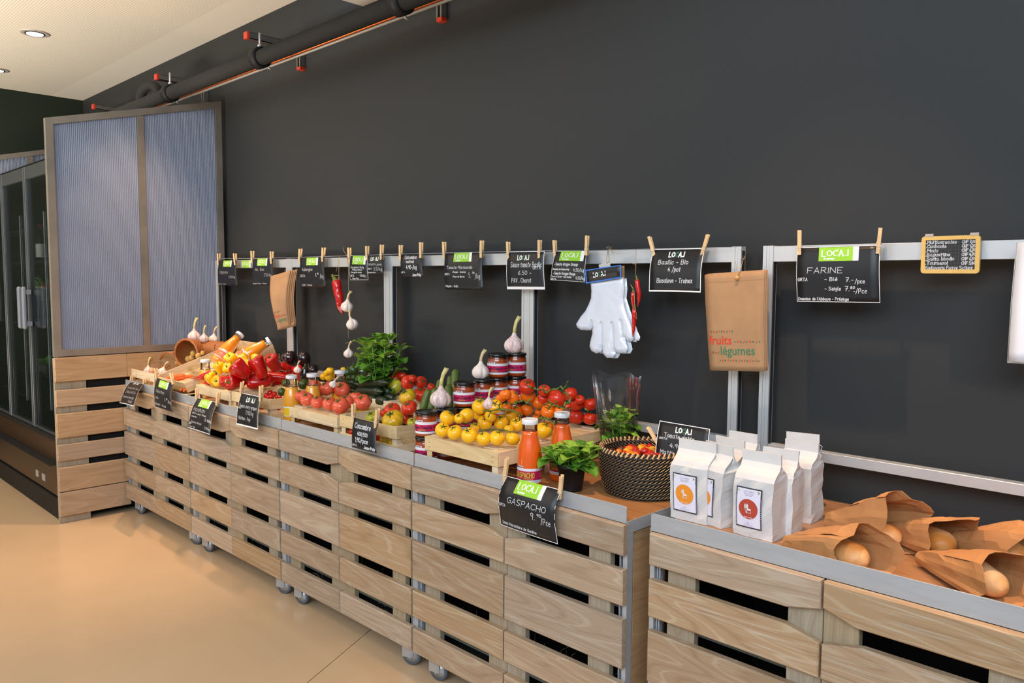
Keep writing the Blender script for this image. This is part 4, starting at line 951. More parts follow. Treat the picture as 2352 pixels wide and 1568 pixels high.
# prints start at angle a0; turn so that the middle faces the shop
bottle('bg', 'front bottle of orange gazpacho behind its black price card', (1217.3, 961), 1.062, spin=-1.55)
bottle('bg', 'rear bottle of orange gazpacho, half behind the low basil pot', (1291, 946), 1.066, spin=-1.3)
bottle('by', 'bottle of pale yellow juice in front of the pink tomatoes', (669.5, 861), 1.053, spin=.3)
bottle('by', 'juice bottle with white cap behind the leftmost pink tomatoes', (717, 857), 1.060, spin=.3)
bottle('by', 'juice bottle with white cap between yellow squash and dark avocados', (781, 850), 1.062, spin=.3)
bottle('by', 'clear-necked juice bottle at the foot of the tall basil', (836, 844), 1.064, spin=.3)
bottle('by', 'orange juice bottle standing left of the long red chili', ZA(1022, 562), 1.050, spin=-1.3)
bottle('by', 'small-looking bottle with white cap behind the top yellow peppers', ZA(1240, 548), .995, spin=.3, k=.8)
bottle('by', 'bottle with white cap beside the red pepper standing on top', ZA(1810, 505), 1.008, spin=.3, k=.9)
def lying(key, label, capq, ycap, zdir, k=1.0, spin=0.):
    c = aty(capq, ycap); z = V(zdir).normalized(); return PROTO[key].get(label, 'juice bottles among the produce', basis(c-z*.2365*k, x=(math.cos(spin), math.sin(spin), .2), z=z) @ Matrix.Diagonal((k, k, k, 1)))
lying('bo', 'upper orange juice bottle leaning steeply in the tilted crate', ZA(1460, 245), -.14, (.02, .60, .62), 1.0, spin=-.3)
lying('bo', 'lower orange juice bottle lying flatter in the tilted crate', ZA(1820, 330), -.12, (.30, .62, .42), 1.0, spin=-.3)
def jar_proto():
    o = tag(link('sauce_jar', None), 'x', 'jar')
    b = MB(); b.lathe([(.001, .001), (.036, .001), (.0415, .008), (.0425, .02), (.0425, .07), (.041, .082), (.038, .0885), (.001, .0885)], 32); b.obj('sauce', M_SAUCE, o)
    b = MB(); b.lathe([(.0413, .082), (.0418, .0835), (.0385, .0895), (.0385, .092)], 32, cap=False); b.obj('glass', M_CLEAR, o)
    b = MB(); b.lathe([(.040, .090), (.0432, .0915), (.0436, .094), (.0436, .1015), (.0425, .104), (.0395, .1048), (.038, .1035), (.001, .1035)], 36, cap=False); b.obj('lid', M_LID, o)
    R = .0437; a0 = -2.05; W_ = R*2*PI*.82; lab = MB()
    def band(y0, y1, mi, x0=0, x1=W_): rect(lab, x0, x1, y0, y1, cyl(R, a0), mi, 20)
    band(.016, .025, 0); band(.025, .0275, 2); band(.0275, .053, 1); band(.053, .064, 0); band(.064, .071, 0, W_*.36, W_*.50); lo = lab.obj('label', [M_CAP, M_MAG, M_INK], o)
    t = MB(); f = cyl(R+.0004, a0); ribbons(t, strokes('Sauce Tomate', W_*.30, .036, .012, W_*.36, slant=0), .0019, f, 1); ribbons(t, strokes('Basilic', W_*.43, .0295, .0055, W_*.12), .0008, f, 0)
    ribbons(t, strokes('-360-', W_*.77, .045, .0035, W_*.07, slant=0), .0007, f, 0)
    for i in range(4): ribbons(t, [[(W_*.78, .034+i*.0026), (W_*.84, .034+i*.0026)]], .0006, f, 0)
    ribbons(t, strokes('ESPRIT JARDIN', W_*.385, .0655, .0034, W_*.10, slant=0), .0008, f, 1); disc(t, W_*.70, .042, .0025, .003, f, 1, 8); disc(t, W_*.715, .042, .0025, .003, f, 1, 8)
    t.obj('label_print', [M_YEL, M_INK], lo); return o
PROTO['jar'] = Kind(jar_proto())
JH = .099
def jar_stack(q, n, names, spin=.3, g='tomato sauce jars'):
    c = atz(q, ZT+n*JH)
    for i in range(n):
        PROTO['jar'].get(names[i], g, basis((c.x, c.y, ZT+.0002+i*JH), x=(math.cos(spin+.1*i), math.sin(spin+.1*i), 0)) @ Matrix.Diagonal((1, 1, JH/.105, 1)))
    return c
def nm(pos, n): return [('magenta-labelled sauce jar %s, %s' % (pos, w)) for w in (['standing alone'] if n == 1 else ['lower jar', 'upper jar'] if n == 2 else ['bottom jar', 'middle jar', 'top jar'] if n == 3 else ['bottom jar', 'second from below', 'third from below', 'top jar'])]
JA = jar_stack(ZC(257, 968), 2, nm('at the front beside the ribbed tomato crate', 2), -1.62)
JB = jar_stack(ZC(462, 946), 2, nm('under the front garlic bulb', 2), -1.6)
JC = jar_stack(ZC(638, 680), 3, nm('in the stack beside the front garlic stalk', 3), -1.62)
JD = jar_stack(ZC(822, 652), 3, nm('in the stack carrying the dry-stalked garlic', 3), -1.75)
JE = jar_stack(ZC(972, 398), 4, nm('in the taller stack left of the metal post', 4), -1.85)
JF = jar_stack(ZC(1158, 388), 4, nm('in the stack under the green-stalked garlic', 4), -2.2)
print('JARS', JA, JB, JC, JD, JE, JF)
def garlic(key, label, q, r, y, z=None, spin=0., grp='garlic bulbs on display', lift=None):
    c = aty(q, y); R = r*depth(c)/FPX
    if lift is not None: c.z = lift+R*.80
    return put(key, c, R, label, grp, z, spin)
garlic('garg', 'big purple-tinged garlic with tall green stalk on the topmost jars', ZC(1135, 315), 100/4.356, JF.y-.02, (.03, 0, 1), .8, lift=ZT+4*JH)
garlic('gard', 'garlic bulb with curved dry stalk on the middle jar stack', ZC(800, 590), 88/4.356, JD.y, (.04, 0, 1), .7, lift=ZT+3*JH)
garlic('garg', 'large garlic bulb with long pale stalk on the front jars', ZC(402, 880), 108/4.356, JB.y, (.05, 0, 1), .7, lift=ZT+2*JH)
garlic('garg', 'garlic bulb half hidden behind the yellow tomatoes, green stalk showing', ZC(880, 905), 60/4.356, -.42, (.05, 0, 1), .7)
garlic('garg', 'leftmost garlic on the wicker basket, yellow-green stalk', ZA(888, 280), 80/5.345, -.235, (.06, 0, 1), .7)
garlic('garg', 'middle garlic on the wicker basket, straight stalk', ZA(1008, 305), 57/5.345, -.205, (0, 0, 1), .7)
garlic('gard', 'rightmost garlic on the wicker basket, stalk leaning right', ZA(1125, 320), 66/5.345, -.13, (.12, 0.05, 1), .7)
garlic('garg', 'garlic with upright stalk in the far open crate', ZA(325, 705), 60/5.345, -.47, (.05, 0, 1), .7)
garlic('gard', 'garlic with leaning stalk in the far open crate', ZA(500, 710), 55/5.345, -.42, (.35, .2, 1), .7)
garlic('gard', 'garlic stalk poking up beside the eggplants', ZA(2155, 690), 46/5.345, -.30, (.15, 0, 1), .7)
garlic('gard', 'garlic stalk poking up behind the pink tomatoes', ZB(700, 460), 50/5.6, -.33, (.45, .3, 1), .7)
garlic('gard', 'garlic stalk poking up below the tall basil', ZB(1165, 400), 52/5.6, -.14, (0, 0, 1), .7)
SEEN = 0
# ------------------------------------------------------------------ produce piles, front and low pieces first
rows('oni', ZA, [('inside the far open crate', [(370, 700, 42), (465, 715, 38), (200, 800, 32), (345, 820, 36), (270, 800, 30)])], 'golden onion', 'onions in the far crate', .84, -.28)
rows('pot', ZA, [('in the mouth of the wicker basket', [(728, 515, 45), (690, 610, 40), (733, 590, 42), (820, 560, 42), (860, 540, 38), (940, 520, 38), (875, 490, 34), (990, 480, 26)])], 'small yellow potato', 'potatoes in the wicker basket', .93, -.262, ymin=-.36)
rows('pot', ZA, [('in the straw of the tilted crate', [(1105, 620, 32, (.5, .5, .1)), (1150, 600, 30, (.5, .5, .2))])], 'long yellow potato', 'potatoes in the tilted crate', .9, -.2)
PLACED.clear()
cr = [(565, 798, .2), (610, 780, .25), (660, 770, .3), (700, 760, .25), (740, 785, .3), (690, 805, .2), (770, 800, .3), (640, 812, .25), (800, 770, .35), (590, 820, .1)]
for i, (x, y, a) in enumerate(cr):
    yy = -.50+(.015*(i % 5)); zc = 1.018-(.30+yy)*-.344-.045; c = atz(ZA(x+20, y), .905+.01*(i % 3)+max(0, (800-y))*.0008)
    put('car', c, .0115, 'orange carrot at the low end of the tilted crate, '+(ORD[i]+' in the heap'), 'carrots in the tilted crate', (-.75, -.25+a*.3, -.12), 0)
for i, (x, y) in enumerate([(720, 935), (850, 890), (700, 950), (880, 880)]):
    c = atz(ZA(x, y), .878); c.y = max(c.y, -.575); put('car', c, .009, 'orange carrot in the low tray, '+ORD[i]+' one', 'carrots in the low tray', (-.8, .5, .02), 0)
PLACED.clear(); XMIN[0] = .90
zp = .928
rows('pepy', ZA, [('at the front left of the pepper pile', [(1110, 812, 80, (-.25, -.2, .6), 'pepy2'), (1193, 822, 78, (.45, -.75, .05))]),
    ('in the middle of the pepper pile', [(1200, 665, 74, (-.2, -.1, .9)), (1308, 680, 72, (.3, -.6, .8))]),
    ('at the top of the pepper pile', [(1345, 562, 82, (.1, -.35, .9)), (1492, 562, 74, (-.5, .1, .6)), (1520, 625, 78, (.4, -.3, .2)), (1680, 575, 80, (-.8, .2, .2), 'pepy2')])], 'yellow bell pepper', 'yellow bell peppers', zp, -.10)
rows('pepr', ZA, [('along the front of the pepper pile', [(1285, 828, 78, (-.7, -.5, -.05)), (1395, 838, 112, (-.1, -.75, .05)), (1690, 822, 118, (-.75, -.5, 0), 'pepr2'), (1905, 790, 104, (-.8, -.3, 0), 'pepr2')]),
    ('in the second tier of red peppers', [(1460, 690, 118, (-.55, -.3, .6)), (1690, 665, 106, (-.45, .0, .75), 'pepr2'), (2000, 652, 56, (-.5, -.4, .3)), (2065, 690, 66, (.0, -.75, .1))]),
    ('standing on top of the pepper pile', [(1858, 610, 92, (.0, -.3, .9), 'pepr2'), (1700, 550, 44, (0, -.2, .9)), (2175, 745, 80, (-.3, -.1, .8), 'pepr2')])], 'glossy red bell pepper', 'red bell peppers', zp, -.10)
def arc(q0, q1, y, bend, n=12, dz=0):
    a, b_ = aty(q0, y), aty(q1, y-.0); return [a.lerp(b_, i/(n-1))+V((0, -.0, bend*math.sin(PI*i/(n-1)))) for i in range(n)]
chili('long_red_pepper', 'long pointed red pepper at the left end of the pepper crate', arc(ZA(1130, 735), ZA(866, 803), -.52, -.004), .024, group='long pointed red peppers')
chili('long_red_pepper', 'short pointed red pepper under the long one', arc(ZA(1085, 835), ZA(975, 880), -.52, -.003), .018, group='long pointed red peppers')
PLACED.clear(); XMIN[0] = None
ch = [(1440, 905, 32), (1520, 895, 28), (1480, 880, 26), (1550, 930, 28), (1500, 950, 27), (1590, 975, 26), (1545, 965, 26), (1640, 990, 24), (1660, 975, 22), (1772, 1005, 33), (1820, 975, 38), (1875, 990, 36), (1905, 1022, 26), (1830, 1020, 28), (1795, 1028, 26), (1940, 1020, 26), (1740, 965, 22)]
for i, (x, y, r) in enumerate(sorted(ch, key=lambda a: -a[1])):
    c, R = rest(ZA(x, y), r/5.345, .89, -.28, ymin=-.55)
    put('cherry', c, R, 'small red cherry tomato in the open pine crate behind its price card', 'cherry tomatoes in the open crate')
for i in range(14):
    x, y = 1.40+.36*random.random(), -.54+.24*random.random(); put('cherry', V((x, y, .846+.028*(i % 2))), .0155, 'cherry tomato low in the crate, seen through the slot', 'cherry tomatoes low in the open crate')
PLACED.clear()
def single(key, q, r, y, label, group, z=(0, 0, 1), zf=ZA, sc=(1, 1, 1), spin=0.):
    s = zf(1, 0)[0]-zf(0, 0)[0]; c = aty(zf(*q), y); return put(key, c, r*s*depth(c)/FPX, label, group, z, spin, sc)
single('zuc', (1962, 962), 52, -.47, 'round dark green zucchini at the right end of the cherry tomato crate', 'round zucchini', (.3, -.2, .8))
single('zuc', (2015, 850), 52, -.36, 'round green zucchini half hidden behind the juice bottle', 'round zucchini', (.3, -.2, .8))
single('zuc', (2225, 868), 66, -.36, 'large round green zucchini left of the pink tomatoes', 'round zucchini', (.0, -.4, .8))
single('egg', (2068, 580), 96, -.14, 'fat glossy eggplant nearest to the paper bags', 'eggplants behind the peppers', (.1, .2, -1), sc=(1, 1, .85))
single('egg', (2238, 600), 80, -.12, 'tall glossy eggplant with pale ring, upright', 'eggplants behind the peppers', (0, 0, -1), sc=(1, 1, 1.1))
single('egg', (2245, 740), 62, -.25, 'eggplant below the tall one, half hidden', 'eggplants behind the peppers', (.1, 0, 1))
single('egg', (1945, 580), 44, -.12, 'small eggplant showing left of the fat one', 'eggplants behind the peppers', (-.3, 0, 1))
single('egg', (455, 265), 62, -.12, 'eggplant lying with its green cap towards the wall', 'eggplants behind the peppers', (-.5, .6, .35), zf=ZB)
YS = [((662, 285), 52, (.1, 0, 1)), ((622, 312), 46, (-.5, -.3, .5)), ((652, 362), 62, (-.2, -.5, .5)), ((575, 362), 46, (-.6, -.1, .4)), ((700, 350), 40, (.5, -.2, .5)), ((830, 268), 34, (0, 0, 1)), ((415, 318), 34, (0, 0, 1)), ((362, 385), 30, (0, 0, 1))]
for i, (q, r, z) in enumerate(YS):
    single('ribyel' if False else 'vyellow', q, r, -.22+.02*i, 'bright yellow squash, '+['topmost of the heap', 'left shoulder of the heap', 'front of the heap', 'lowest of the heap', 'right of the heap', 'behind the second white cap', 'behind the first white cap', 'beside the pink tomatoes'][i], 'yellow squash', z, zf=ZB)
single('zuc', (890, 320), 52, -.15, 'dark green avocado-shaped squash behind the bottle', 'dark green squash by the basil', (0, 0, 1), zf=ZB, sc=(1, 1, 1.3))
single('zuc', (962, 290), 62, -.08, 'tallest dark green squash left of the basil', 'dark green squash by the basil', (0, 0, 1), zf=ZB, sc=(1, 1, 1.4))
for i, (x, y, r) in enumerate([(905, 380, 42), (965, 375, 38), (1040, 375, 42), (1010, 400, 34)]):
    single('zuc', (x, y), r, -.17, 'small round green zucchini by the basil foot, '+ORD[i]+' from the left', 'dark green squash by the basil', (.2*(i-1), -.5, .7), zf=ZB)
rows('pink', ZB, [('in the front row on the upturned crate', [(288, 608, 84, (-.2, -.1, .9)), (365, 652, 96, (0, -.2, .9)), (498, 692, 90, (0, -.1, 1)), (652, 708, 94, (0, -.15, .9)), (798, 738, 114, (-.2, -.35, .9)), (1082, 690, 112, (0, -.3, .9)), (862, 690, 104, (0, -.1, .9))]),
    ('in the upper row on the upturned crate', [(466, 478, 82, (.8, .2, -.3)), (622, 515, 102, (-.3, -.3, .9)), (817, 532, 108, (.1, -.35, .9)), (510, 570, 60, None), (990, 620, 80, (-.2, .1, .9))])], 'plump pink tomato', 'pink tomatoes on the upturned crate', .925, -.20)
PLACED.clear()
def long_(key, qa, qb, r, y, label, group, zf=ZB, hl=3.4, y2=None):
    a, b_ = aty(zf(*qa), y), aty(zf(*qb), y if y2 is None else y2); s = zf(1, 0)[0]-zf(0, 0)[0]; c = (a+b_)/2; R = r*s*depth(c)/FPX; k = (b_-a).length/2/hl
    put(key, c, R, label, group, b_-a, 0, (1, 1, max(k/R, .5)))
G_ = 'dark cucumbers on the upturned crate'
long_('cucd', (770, 395), (1040, 470), 52, -.16, 'dark cucumber at the upper left of the pile', G_)
long_('cucd', (1030, 462), (1385, 438), 60, -.20, 'long dark cucumber lying across the top of the pile', G_)
long_('cucd', (985, 560), (1320, 555), 58, -.22, 'long dark cucumber lying across the middle of the pile', G_)
long_('cucd', (900, 520), (1010, 560), 46, -.14, 'dark cucumber mostly hidden at the back left of the pile', G_)
long_('zucl', (1130, 655), (1262, 662), 68, -.225, 'blunt dark cucumber end beside the pink tomato', G_, hl=1.8)
long_('zucl', (1270, 665), (1410, 690), 68, -.225, 'blunt dark cucumber end in the middle of the bottom row', G_, hl=1.8)
long_('zucl', (1370, 625), (1490, 640), 58, -.19, 'blunt dark cucumber end at the right of the bottom row', G_, hl=1.8)
long_('zucl', (1340, 540), (1440, 560), 56, -.17, 'dark cucumber end under the right tip of the top one', G_, hl=1.8)
PLACED.clear()
zb = .955
rows('bigred', ZB, [('in the low row behind the cucumbers', [(1830, 592, 104, (.1, -.1, 1)), (1960, 492, 54, (.2, 0, 1))]), ('in the high row behind the cucumbers', [(1490, 380, 108, (.1, -.45, .9)), (1590, 348, 56, None), (1665, 438, 98, (.9, .3, .2)), (1722, 382, 58, (0, .3, 1)), (1830, 432, 82, (.8, .2, .4))])], 'big glossy red tomato', 'big red tomatoes in the back row', zb, -.02, ymin=-.28)
rows('ribgrn', ZB, [('under the first red one', [(1490, 490, 112, (-.4, -.4, .8))]), ('resting on the upturned crate', [(1655, 618, 118, (-.35, -.3, .8), 'ribyel')])], 'ribbed yellow-green beef tomato among the big red ones', 'ribbed tomatoes in the back row', zb, -.02, ymin=-.30)
single('ribyel', (1185, 392), 78, -.10, 'ribbed yellow tomato peeping over the top cucumber', 'ribbed tomatoes in the back row', (0, -.1, 1), zf=ZB)
PLACED.clear()
rows('ribyel', ZB, [('in the open crate', [(1065, 825, 112, (-.15, -.3, .9)), (1200, 885, 96, (0, -.3, .9), 'ribgrn'), (1318, 862, 72, (.2, -.2, .9), 'ribgrn'), (1468, 918, 150, (-.1, -.3, .9)), (1712, 950, 66, (.2, 0, .9), 'ribgrn')])], 'yellow ribbed beef tomato', 'ribbed tomatoes in the open crate', .872, -.30, ymin=-.54)
rows('ribred', ZB, [('in the open crate', [(1372, 822, 72, (-.2, -.2, .9)), (1460, 792, 112, (0, -.3, .9)), (1680, 762, 110, (-.1, -.4, .9)), (1645, 882, 100, (.8, .3, .5))])], 'red ribbed beef tomato', 'red ribbed tomatoes in the open crate', .872, -.28, ymin=-.54)
for i in range(6):
    put('ribyel' if i % 3 else 'ribred', V((2.45+.058*(i % 6)+.01*(i//6), -.515+.13*(i//6), .860)), .027, 'beef tomato low in the open crate, seen through the slot', 'ribbed tomatoes low in the open crate')
G2 = 'green cucumbers leaning by the jars'
for i, (qa, qb, r, y, lb) in enumerate([((1085, 985), (950, 1440), 74, -.36, 'furthest left leaning green cucumber, brown-speckled'), ((1215, 960), (1105, 1440), 72, -.34, 'second leaning green cucumber behind the garlic'), ((1330, 790), (1260, 1150), 78, -.26, 'leaning green cucumber behind the first two'),
        ((1470, 900), (1500, 1400), 82, -.29, 'upright green cucumber between garlic and jars'), ((1618, 590), (1600, 1050), 80, -.20, 'tallest upright green cucumber behind the jars'), ((1510, 720), (1500, 1100), 62, -.17, 'green cucumber behind the tallest one')]):
    long_('cucg', qa, qb, r, y, lb, G2, zf=ZE, hl=2.6, y2=y-.03)
PLACED.clear(); XMIN[0] = 3.045
rows('vyellow', ZC, [('in the front row on the upturned crate', [(420, 1162, 78, (.3, -.1, .5)), (545, 1188, 80, (-.1, -.3, .9)), (690, 1218, 86, (-.1, -.3, .9)), (832, 1250, 76, (-.2, -.2, .9)), (967, 1242, 82, (.1, .2, .8)), (1120, 1250, 76, (-.3, .5, .6))]),
    ('in the second row of the heap', [(468, 1042, 78, (.3, .4, .6)), (845, 1087, 80, (.3, -.3, .9)), (1007, 1083, 80, (.1, -.3, .9)), (1165, 1108, 75, (.1, -.4, .9)), (740, 1140, 52, None), (1085, 1150, 50, None)]),
    ('in the upper row of the heap', [(660, 1018, 80, (-.6, .2, .4)), (790, 1005, 70, (.7, .1, .3)), (900, 1025, 62, None), (1100, 1020, 70, (-.1, .1, 1)), (585, 1050, 54, None)]),
    ('at the top of the heap', [(793, 930, 84, (.1, 0, 1)), (945, 928, 76, (.3, -.3, .6))]),
    ('showing right of the gazpacho bottle', [(1430, 1170, 86, (.2, .3, .9))])], 'yellow vine tomato', 'yellow vine tomatoes', .949, -.16)
rows('vorange', ZF, [('in the low row behind the yellow ones', [(480, 760, 150, (-.1, -.1, 1)), (1120, 748, 150, (.3, -.2, .9)), (1340, 715, 90, (0, 0, 1)), (880, 860, 80, None), (930, 760, 80, None), (1100, 1060, 140, (.1, -.1, 1)), (1310, 830, 70, None)]),
    ('in the middle row behind the yellow ones', [(290, 665, 110, (0, 0, 1)), (705, 705, 136, (-.1, .2, .9)), (1205, 605, 108, (.1, -.3, .9)), (180, 470, 110, (-.5, .2, .6)), (925, 562, 134, (.3, .3, .6))]),
    ('in the top row behind the yellow ones', [(262, 398, 122, (-.4, .2, .8)), (410, 446, 145, (.4, .4, .6)), (722, 412, 162, (.5, .3, .6)), (590, 480, 60, None)])], 'orange vine tomato', 'orange vine tomatoes', .949, -.06)
rows('vred', ZF, [('in the low row at the right end', [(1680, 842, 172, (-.3, .4, .7)), (1965, 880, 145, (-.2, .3, .8)), (1500, 640, 80, None)]),
    ('in the middle row at the right end', [(1700, 570, 172, (-.6, .1, .6)), (1970, 590, 145, (-.3, 0, .9)), (1760, 500, 100, None), (1040, 470, 130, None)]),
    ('in the top row at the right end', [(702, 240, 170, (.3, -.2, .8)), (1045, 320, 130, (.1, -.2, 1)), (1300, 470, 188, (.2, .6, .6)), (1565, 385, 155, (-.5, .2, .8))])], 'red vine tomato', 'red vine tomatoes', .949, -.02)
# ------------------------------------------------------------------ vine stalks over the tomatoes
def vine(label, zf, polys, y, r=.0028):
    o = tag(link('tomato_vine', None), label, 'vine', 'vine stalks on the tomato heap'); mx = MB(); first = True
    for pl, k in polys:
        pts = []
        for i in range(len(pl)-1):
            a, b_ = V(pl[i]), V(pl[i+1])
            for t in range(4): pts.append(a.lerp(b_, t/4))
        pts.append(V(pl[-1])); pts = [aty(zf(p[0], p[1]), y-.012*math.sin(i*.9)) for i, p in enumerate(pts)]
        mx.tube(pts, r*k, 7, rs=[r*k*(1+.35*math.sin(i*2.1)) for i in range(len(pts))])
    mx.obj('stalk', M_VINE, o); return o
vine('dark green vine stalk over the second row of yellow tomatoes', ZC, [([(475, 1130), (500, 1100), (560, 1085), (640, 1095), (760, 1105)], 1), ([(500, 1100), (480, 1060), (510, 1050)], .8), ([(570, 1085), (545, 1150)], .8), ([(700, 1100), (690, 1140)], .8), ([(590, 1085), (640, 1020)], .7)], -.50)
vine('long green vine stalk over the upper yellow tomatoes', ZC, [([(830, 970), (900, 975), (990, 955), (1100, 965), (1180, 995), (1210, 1030)], 1.1), ([(990, 955), (985, 915), (1000, 900)], 1), ([(905, 975), (880, 1030)], .8), ([(1060, 965), (1035, 1030)], .8), ([(1190, 1005), (1190, 1065)], 1)], -.47)
vine('green vine stalk low over the front yellow tomatoes', ZC, [([(790, 1175), (850, 1160), (960, 1155), (1060, 1170), (1100, 1185)], .9), ([(815, 1170), (820, 1200)], .7)], -.535, .0024)
vine('green vine stalk curling over the orange tomatoes', ZF, [([(430, 600), (480, 540), (560, 545), (640, 510), (700, 570), (780, 490)], 1), ([(500, 545), (480, 620)], .8), ([(380, 600), (310, 560)], .8)], -.40)
vine('star-shaped green vine stalk on the right-hand orange tomatoes', ZF, [([(1060, 600), (1130, 560), (1220, 610), (1330, 640), (1460, 690)], .9), ([(1120, 500), (1230, 590), (1320, 530)], .7), ([(1180, 610), (1130, 680)], .8), ([(1300, 600), (1350, 680)], .7)], -.42)
vine('thick green vine stalk along the top red tomatoes', ZF, [([(720, 230), (800, 260), (900, 300), (1010, 300), (1110, 360), (1180, 300), (1310, 290), (1380, 240), (1450, 330), (1520, 420)], 1.3), ([(890, 300), (860, 250)], .7), ([(1010, 300), (1060, 230)], .7), ([(1440, 270), (1480, 230), (1520, 130)], .9), ([(1130, 350), (1050, 370)], .8)], -.30)
vine('green vine stalk between the red tomatoes', ZF, [([(1430, 660), (1470, 560), (1540, 580), (1570, 460)], 1.3), ([(1470, 680), (1520, 660), (1560, 690)], .8), ([(1860, 680), (1920, 730)], 1)], -.40)
vine('green vine stalk behind the two gazpacho caps', ZF, [([(940, 880), (1000, 850), (1100, 870), (1200, 920), (1250, 990)], 1.2), ([(1060, 860), (1040, 950)], .8), ([(990, 850), (960, 920)], .8)], -.42)
vine('green vine tips behind the top yellow tomatoes', ZC, [([(790, 850), (830, 855), (880, 870)], .9), ([(650, 930), (690, 905)], .8), ([(540, 1000), (600, 975)], .9)], -.36)
# ------------------------------------------------------------------ clothesline and price cards on the wall rail
YL = -.028
b = MB(); LP = [(ZK(70, 262), 0), (ZK(500, 262), 0), (ZK(1040, 248), 0), (ZL(205, 212), 0), (ZL(1120, 190), 0), (ZL(1818, 176), 0), (ZM(440, 160), 0), (ZM(1100, 140), 0), (ZM(1640, 130), 0), (ZM(1960, 124), 0)]
b.tube([aty(q, YL) for q, _ in LP], .0012, 5); tag(b.obj('clothes_line', M_STEEL), 'thin taut wire carrying the price cards along the wall rail', 'wire')
CG = 'black price cards hanging along the wall rail'; CP = 'clothes pegs along the wall rail'
ST = (.30, .72, .02, .26)
def pegs(lst, y=YL-.002, grp=CP, turn=.35):
    for lb, a, c in lst: peg(lb, (a, c), y, grp, turn)
card('price_card', 'black onion price card at the far left of the wall rail', CG, [ZK(115, 285), ZK(312, 285), ZK(312, 567), ZK(98, 567)], YL, YL-.02, lines=[('Oignons', .1, .52, .11, .45, .0012), ('2.90/kg', .60, .70, .09, .32, .001), ('Veyrat-Jussy', .01, .95, .045, .42, .0009)], sticker=(.27, .74, .0, .25))
o = card('brand_sticker', 'small green sticker stuck on the bare metal rail at the far left', None, [ZK(370, 286), ZK(470, 284), ZK(470, 362), ZK(372, 364)], -.001, -.001, curl=0, sticker=(.0, 1, 0, 1), cat='sticker')
card('price_card', 'black garlic price card, second from the far left', CG, [ZK(497, 264), ZK(722, 262), ZK(724, 567), ZK(488, 567)], YL, YL-.02, lines=[('AIL Sec', .15, .45, .09, .45, .0012), ('2.50/kg', .58, .66, .1, .34, .001), ('Burger-Suisse - Suisse', .01, .94, .045, .66, .0009)], sticker=(.24, .73, .0, .27))
card('price_card', 'black aubergine price card with green sticker', CG, [ZK(1030, 254), ZK(1300, 246), ZK(1306, 585), ZK(1030, 580)], YL, YL-.02, lines=[('Aubergine', .1, .46, .10, .43), ('GRTA', .01, .67, .08, .2), ('5.', .64, .66, .11), ('50', .73, .58, .05), ('/kg', .82, .70, .13, .13), ('Cudet - Troinex', .04, .96, .055, .43, .0012)], sticker=(.27, .75, .01, .27))
card('price_card', 'black courgette price card with white outline, beside the hanging garlic', CG, [ZK(1592, 230), ZK(1790, 236), ZK(1786, 502), ZK(1580, 502)], YL-.004, YL-.02, border=.0016, lines=[('-Courgette 4.70/kg', .06, .52, .07, .76), ('Fribourg-Buisson', .18, .61, .05, .55), ('-Courgette ronde', .06, .72, .06, .62), ('GRTA', .05, .87, .08, .2), ('5.50/kg', .58, .87, .09, .28), ('Meyer-Poly', .15, .96, .05, .35)], sticker=(.16, .90, .0, .36))
card('price_card', 'small black yellow-courgette card overlapping its neighbour', CG, [ZK(1787, 226), ZK(1956, 226), ZK(1954, 435), ZK(1780, 432)], YL, YL-.02, lines=[('Courgette jaune', .04, .56, .13, .9, .0011), ('GRTA', .05, .78, .08, .25), ('5.5/kg', .44, .82, .15, .5), ('Boulant-Rive', .02, .96, .06, .5)], mark=(.26, .11, .48))
card('price_card', 'black netted-cucumber price card, bold white writing, no sticker', CG, [ZL(205, 218), ZL(440, 214), ZL(440, 472), ZL(198, 472)], YL, YL-.02, lines=[('Concombre', .2, .20, .14, .55, .0026), ('nostrani', .28, .38, .12, .36, .0026), ('4.90-/kg', .28, .65, .16, .48, .0030), ('GRTA', .02, .82, .06, .18, .0014), ('Jean-Poly', .54, .95, .11, .38, .0026)])
card('price_card', 'black beef-tomato price card with a green sticker, third from the small netted-cucumber card', CG, [ZL(700, 206), ZL(1121, 190), ZL(1116, 618), ZL(686, 608)], YL, YL-.03, lines=[('Tomate Marmande', .07, .44, .08, .68, .0018), ('-Rouge - Ananas', .23, .55, .045, .36), ('GRTA', .02, .61, .05, .13), ('-Rose de Berne', .23, .67, .045, .32), ('5.', .66, .67, .12, .05), ('50', .76, .57, .045, .05), ('/kg', .82, .70, .12, .12, .0018), ('Magnin - Gully', .03, .93, .05, .34)], sticker=(.25, .73, .0, .25))
card('price_card', 'black tomato-sauce price card with broad white border', CG, [ZL(1402, 186), ZL(1818, 176), ZL(1813, 610), ZL(1386, 606)], YL-.003, YL-.02, border=.0028, bot=.011, lines=[('Sauce tomate Basilic', .12, .42, .13, .82, .0021), ('GRTA', .72, .48, .08, .2), ('6.50 -', .33, .62, .10, .34, .0021), ('PAV . Charot', .14, .82, .11, .52, .0021)], mark=(.30, .11, .30))
card('price_card', 'narrow-bottomed black cluster-tomato card with green sticker, tilted', CG, [ZM(122, 163), ZM(440, 160), ZM(408, 475), ZM(56, 452)], YL, YL-.045, border=.0014, lines=[('-Tomate Grappe Orange', .06, .51, .09, .72, .0017), ('Domaine du Moulon-Poly', .04, .66, .05, .5, .0015), ('4.50/kg', .66, .69, .10, .3, .0016), ('-Tomate Grappe Rouge', .06, .81, .08, .66, .0017), ('Terre et Terroir - Poly-Cottier', .02, .90, .05, .6, .0013), ('4.50/kg', .74, .93, .09, .24, .0016), ('GRTA', .02, .985, .045, .15, .0015)], sticker=(.18, .93, .0, .35))
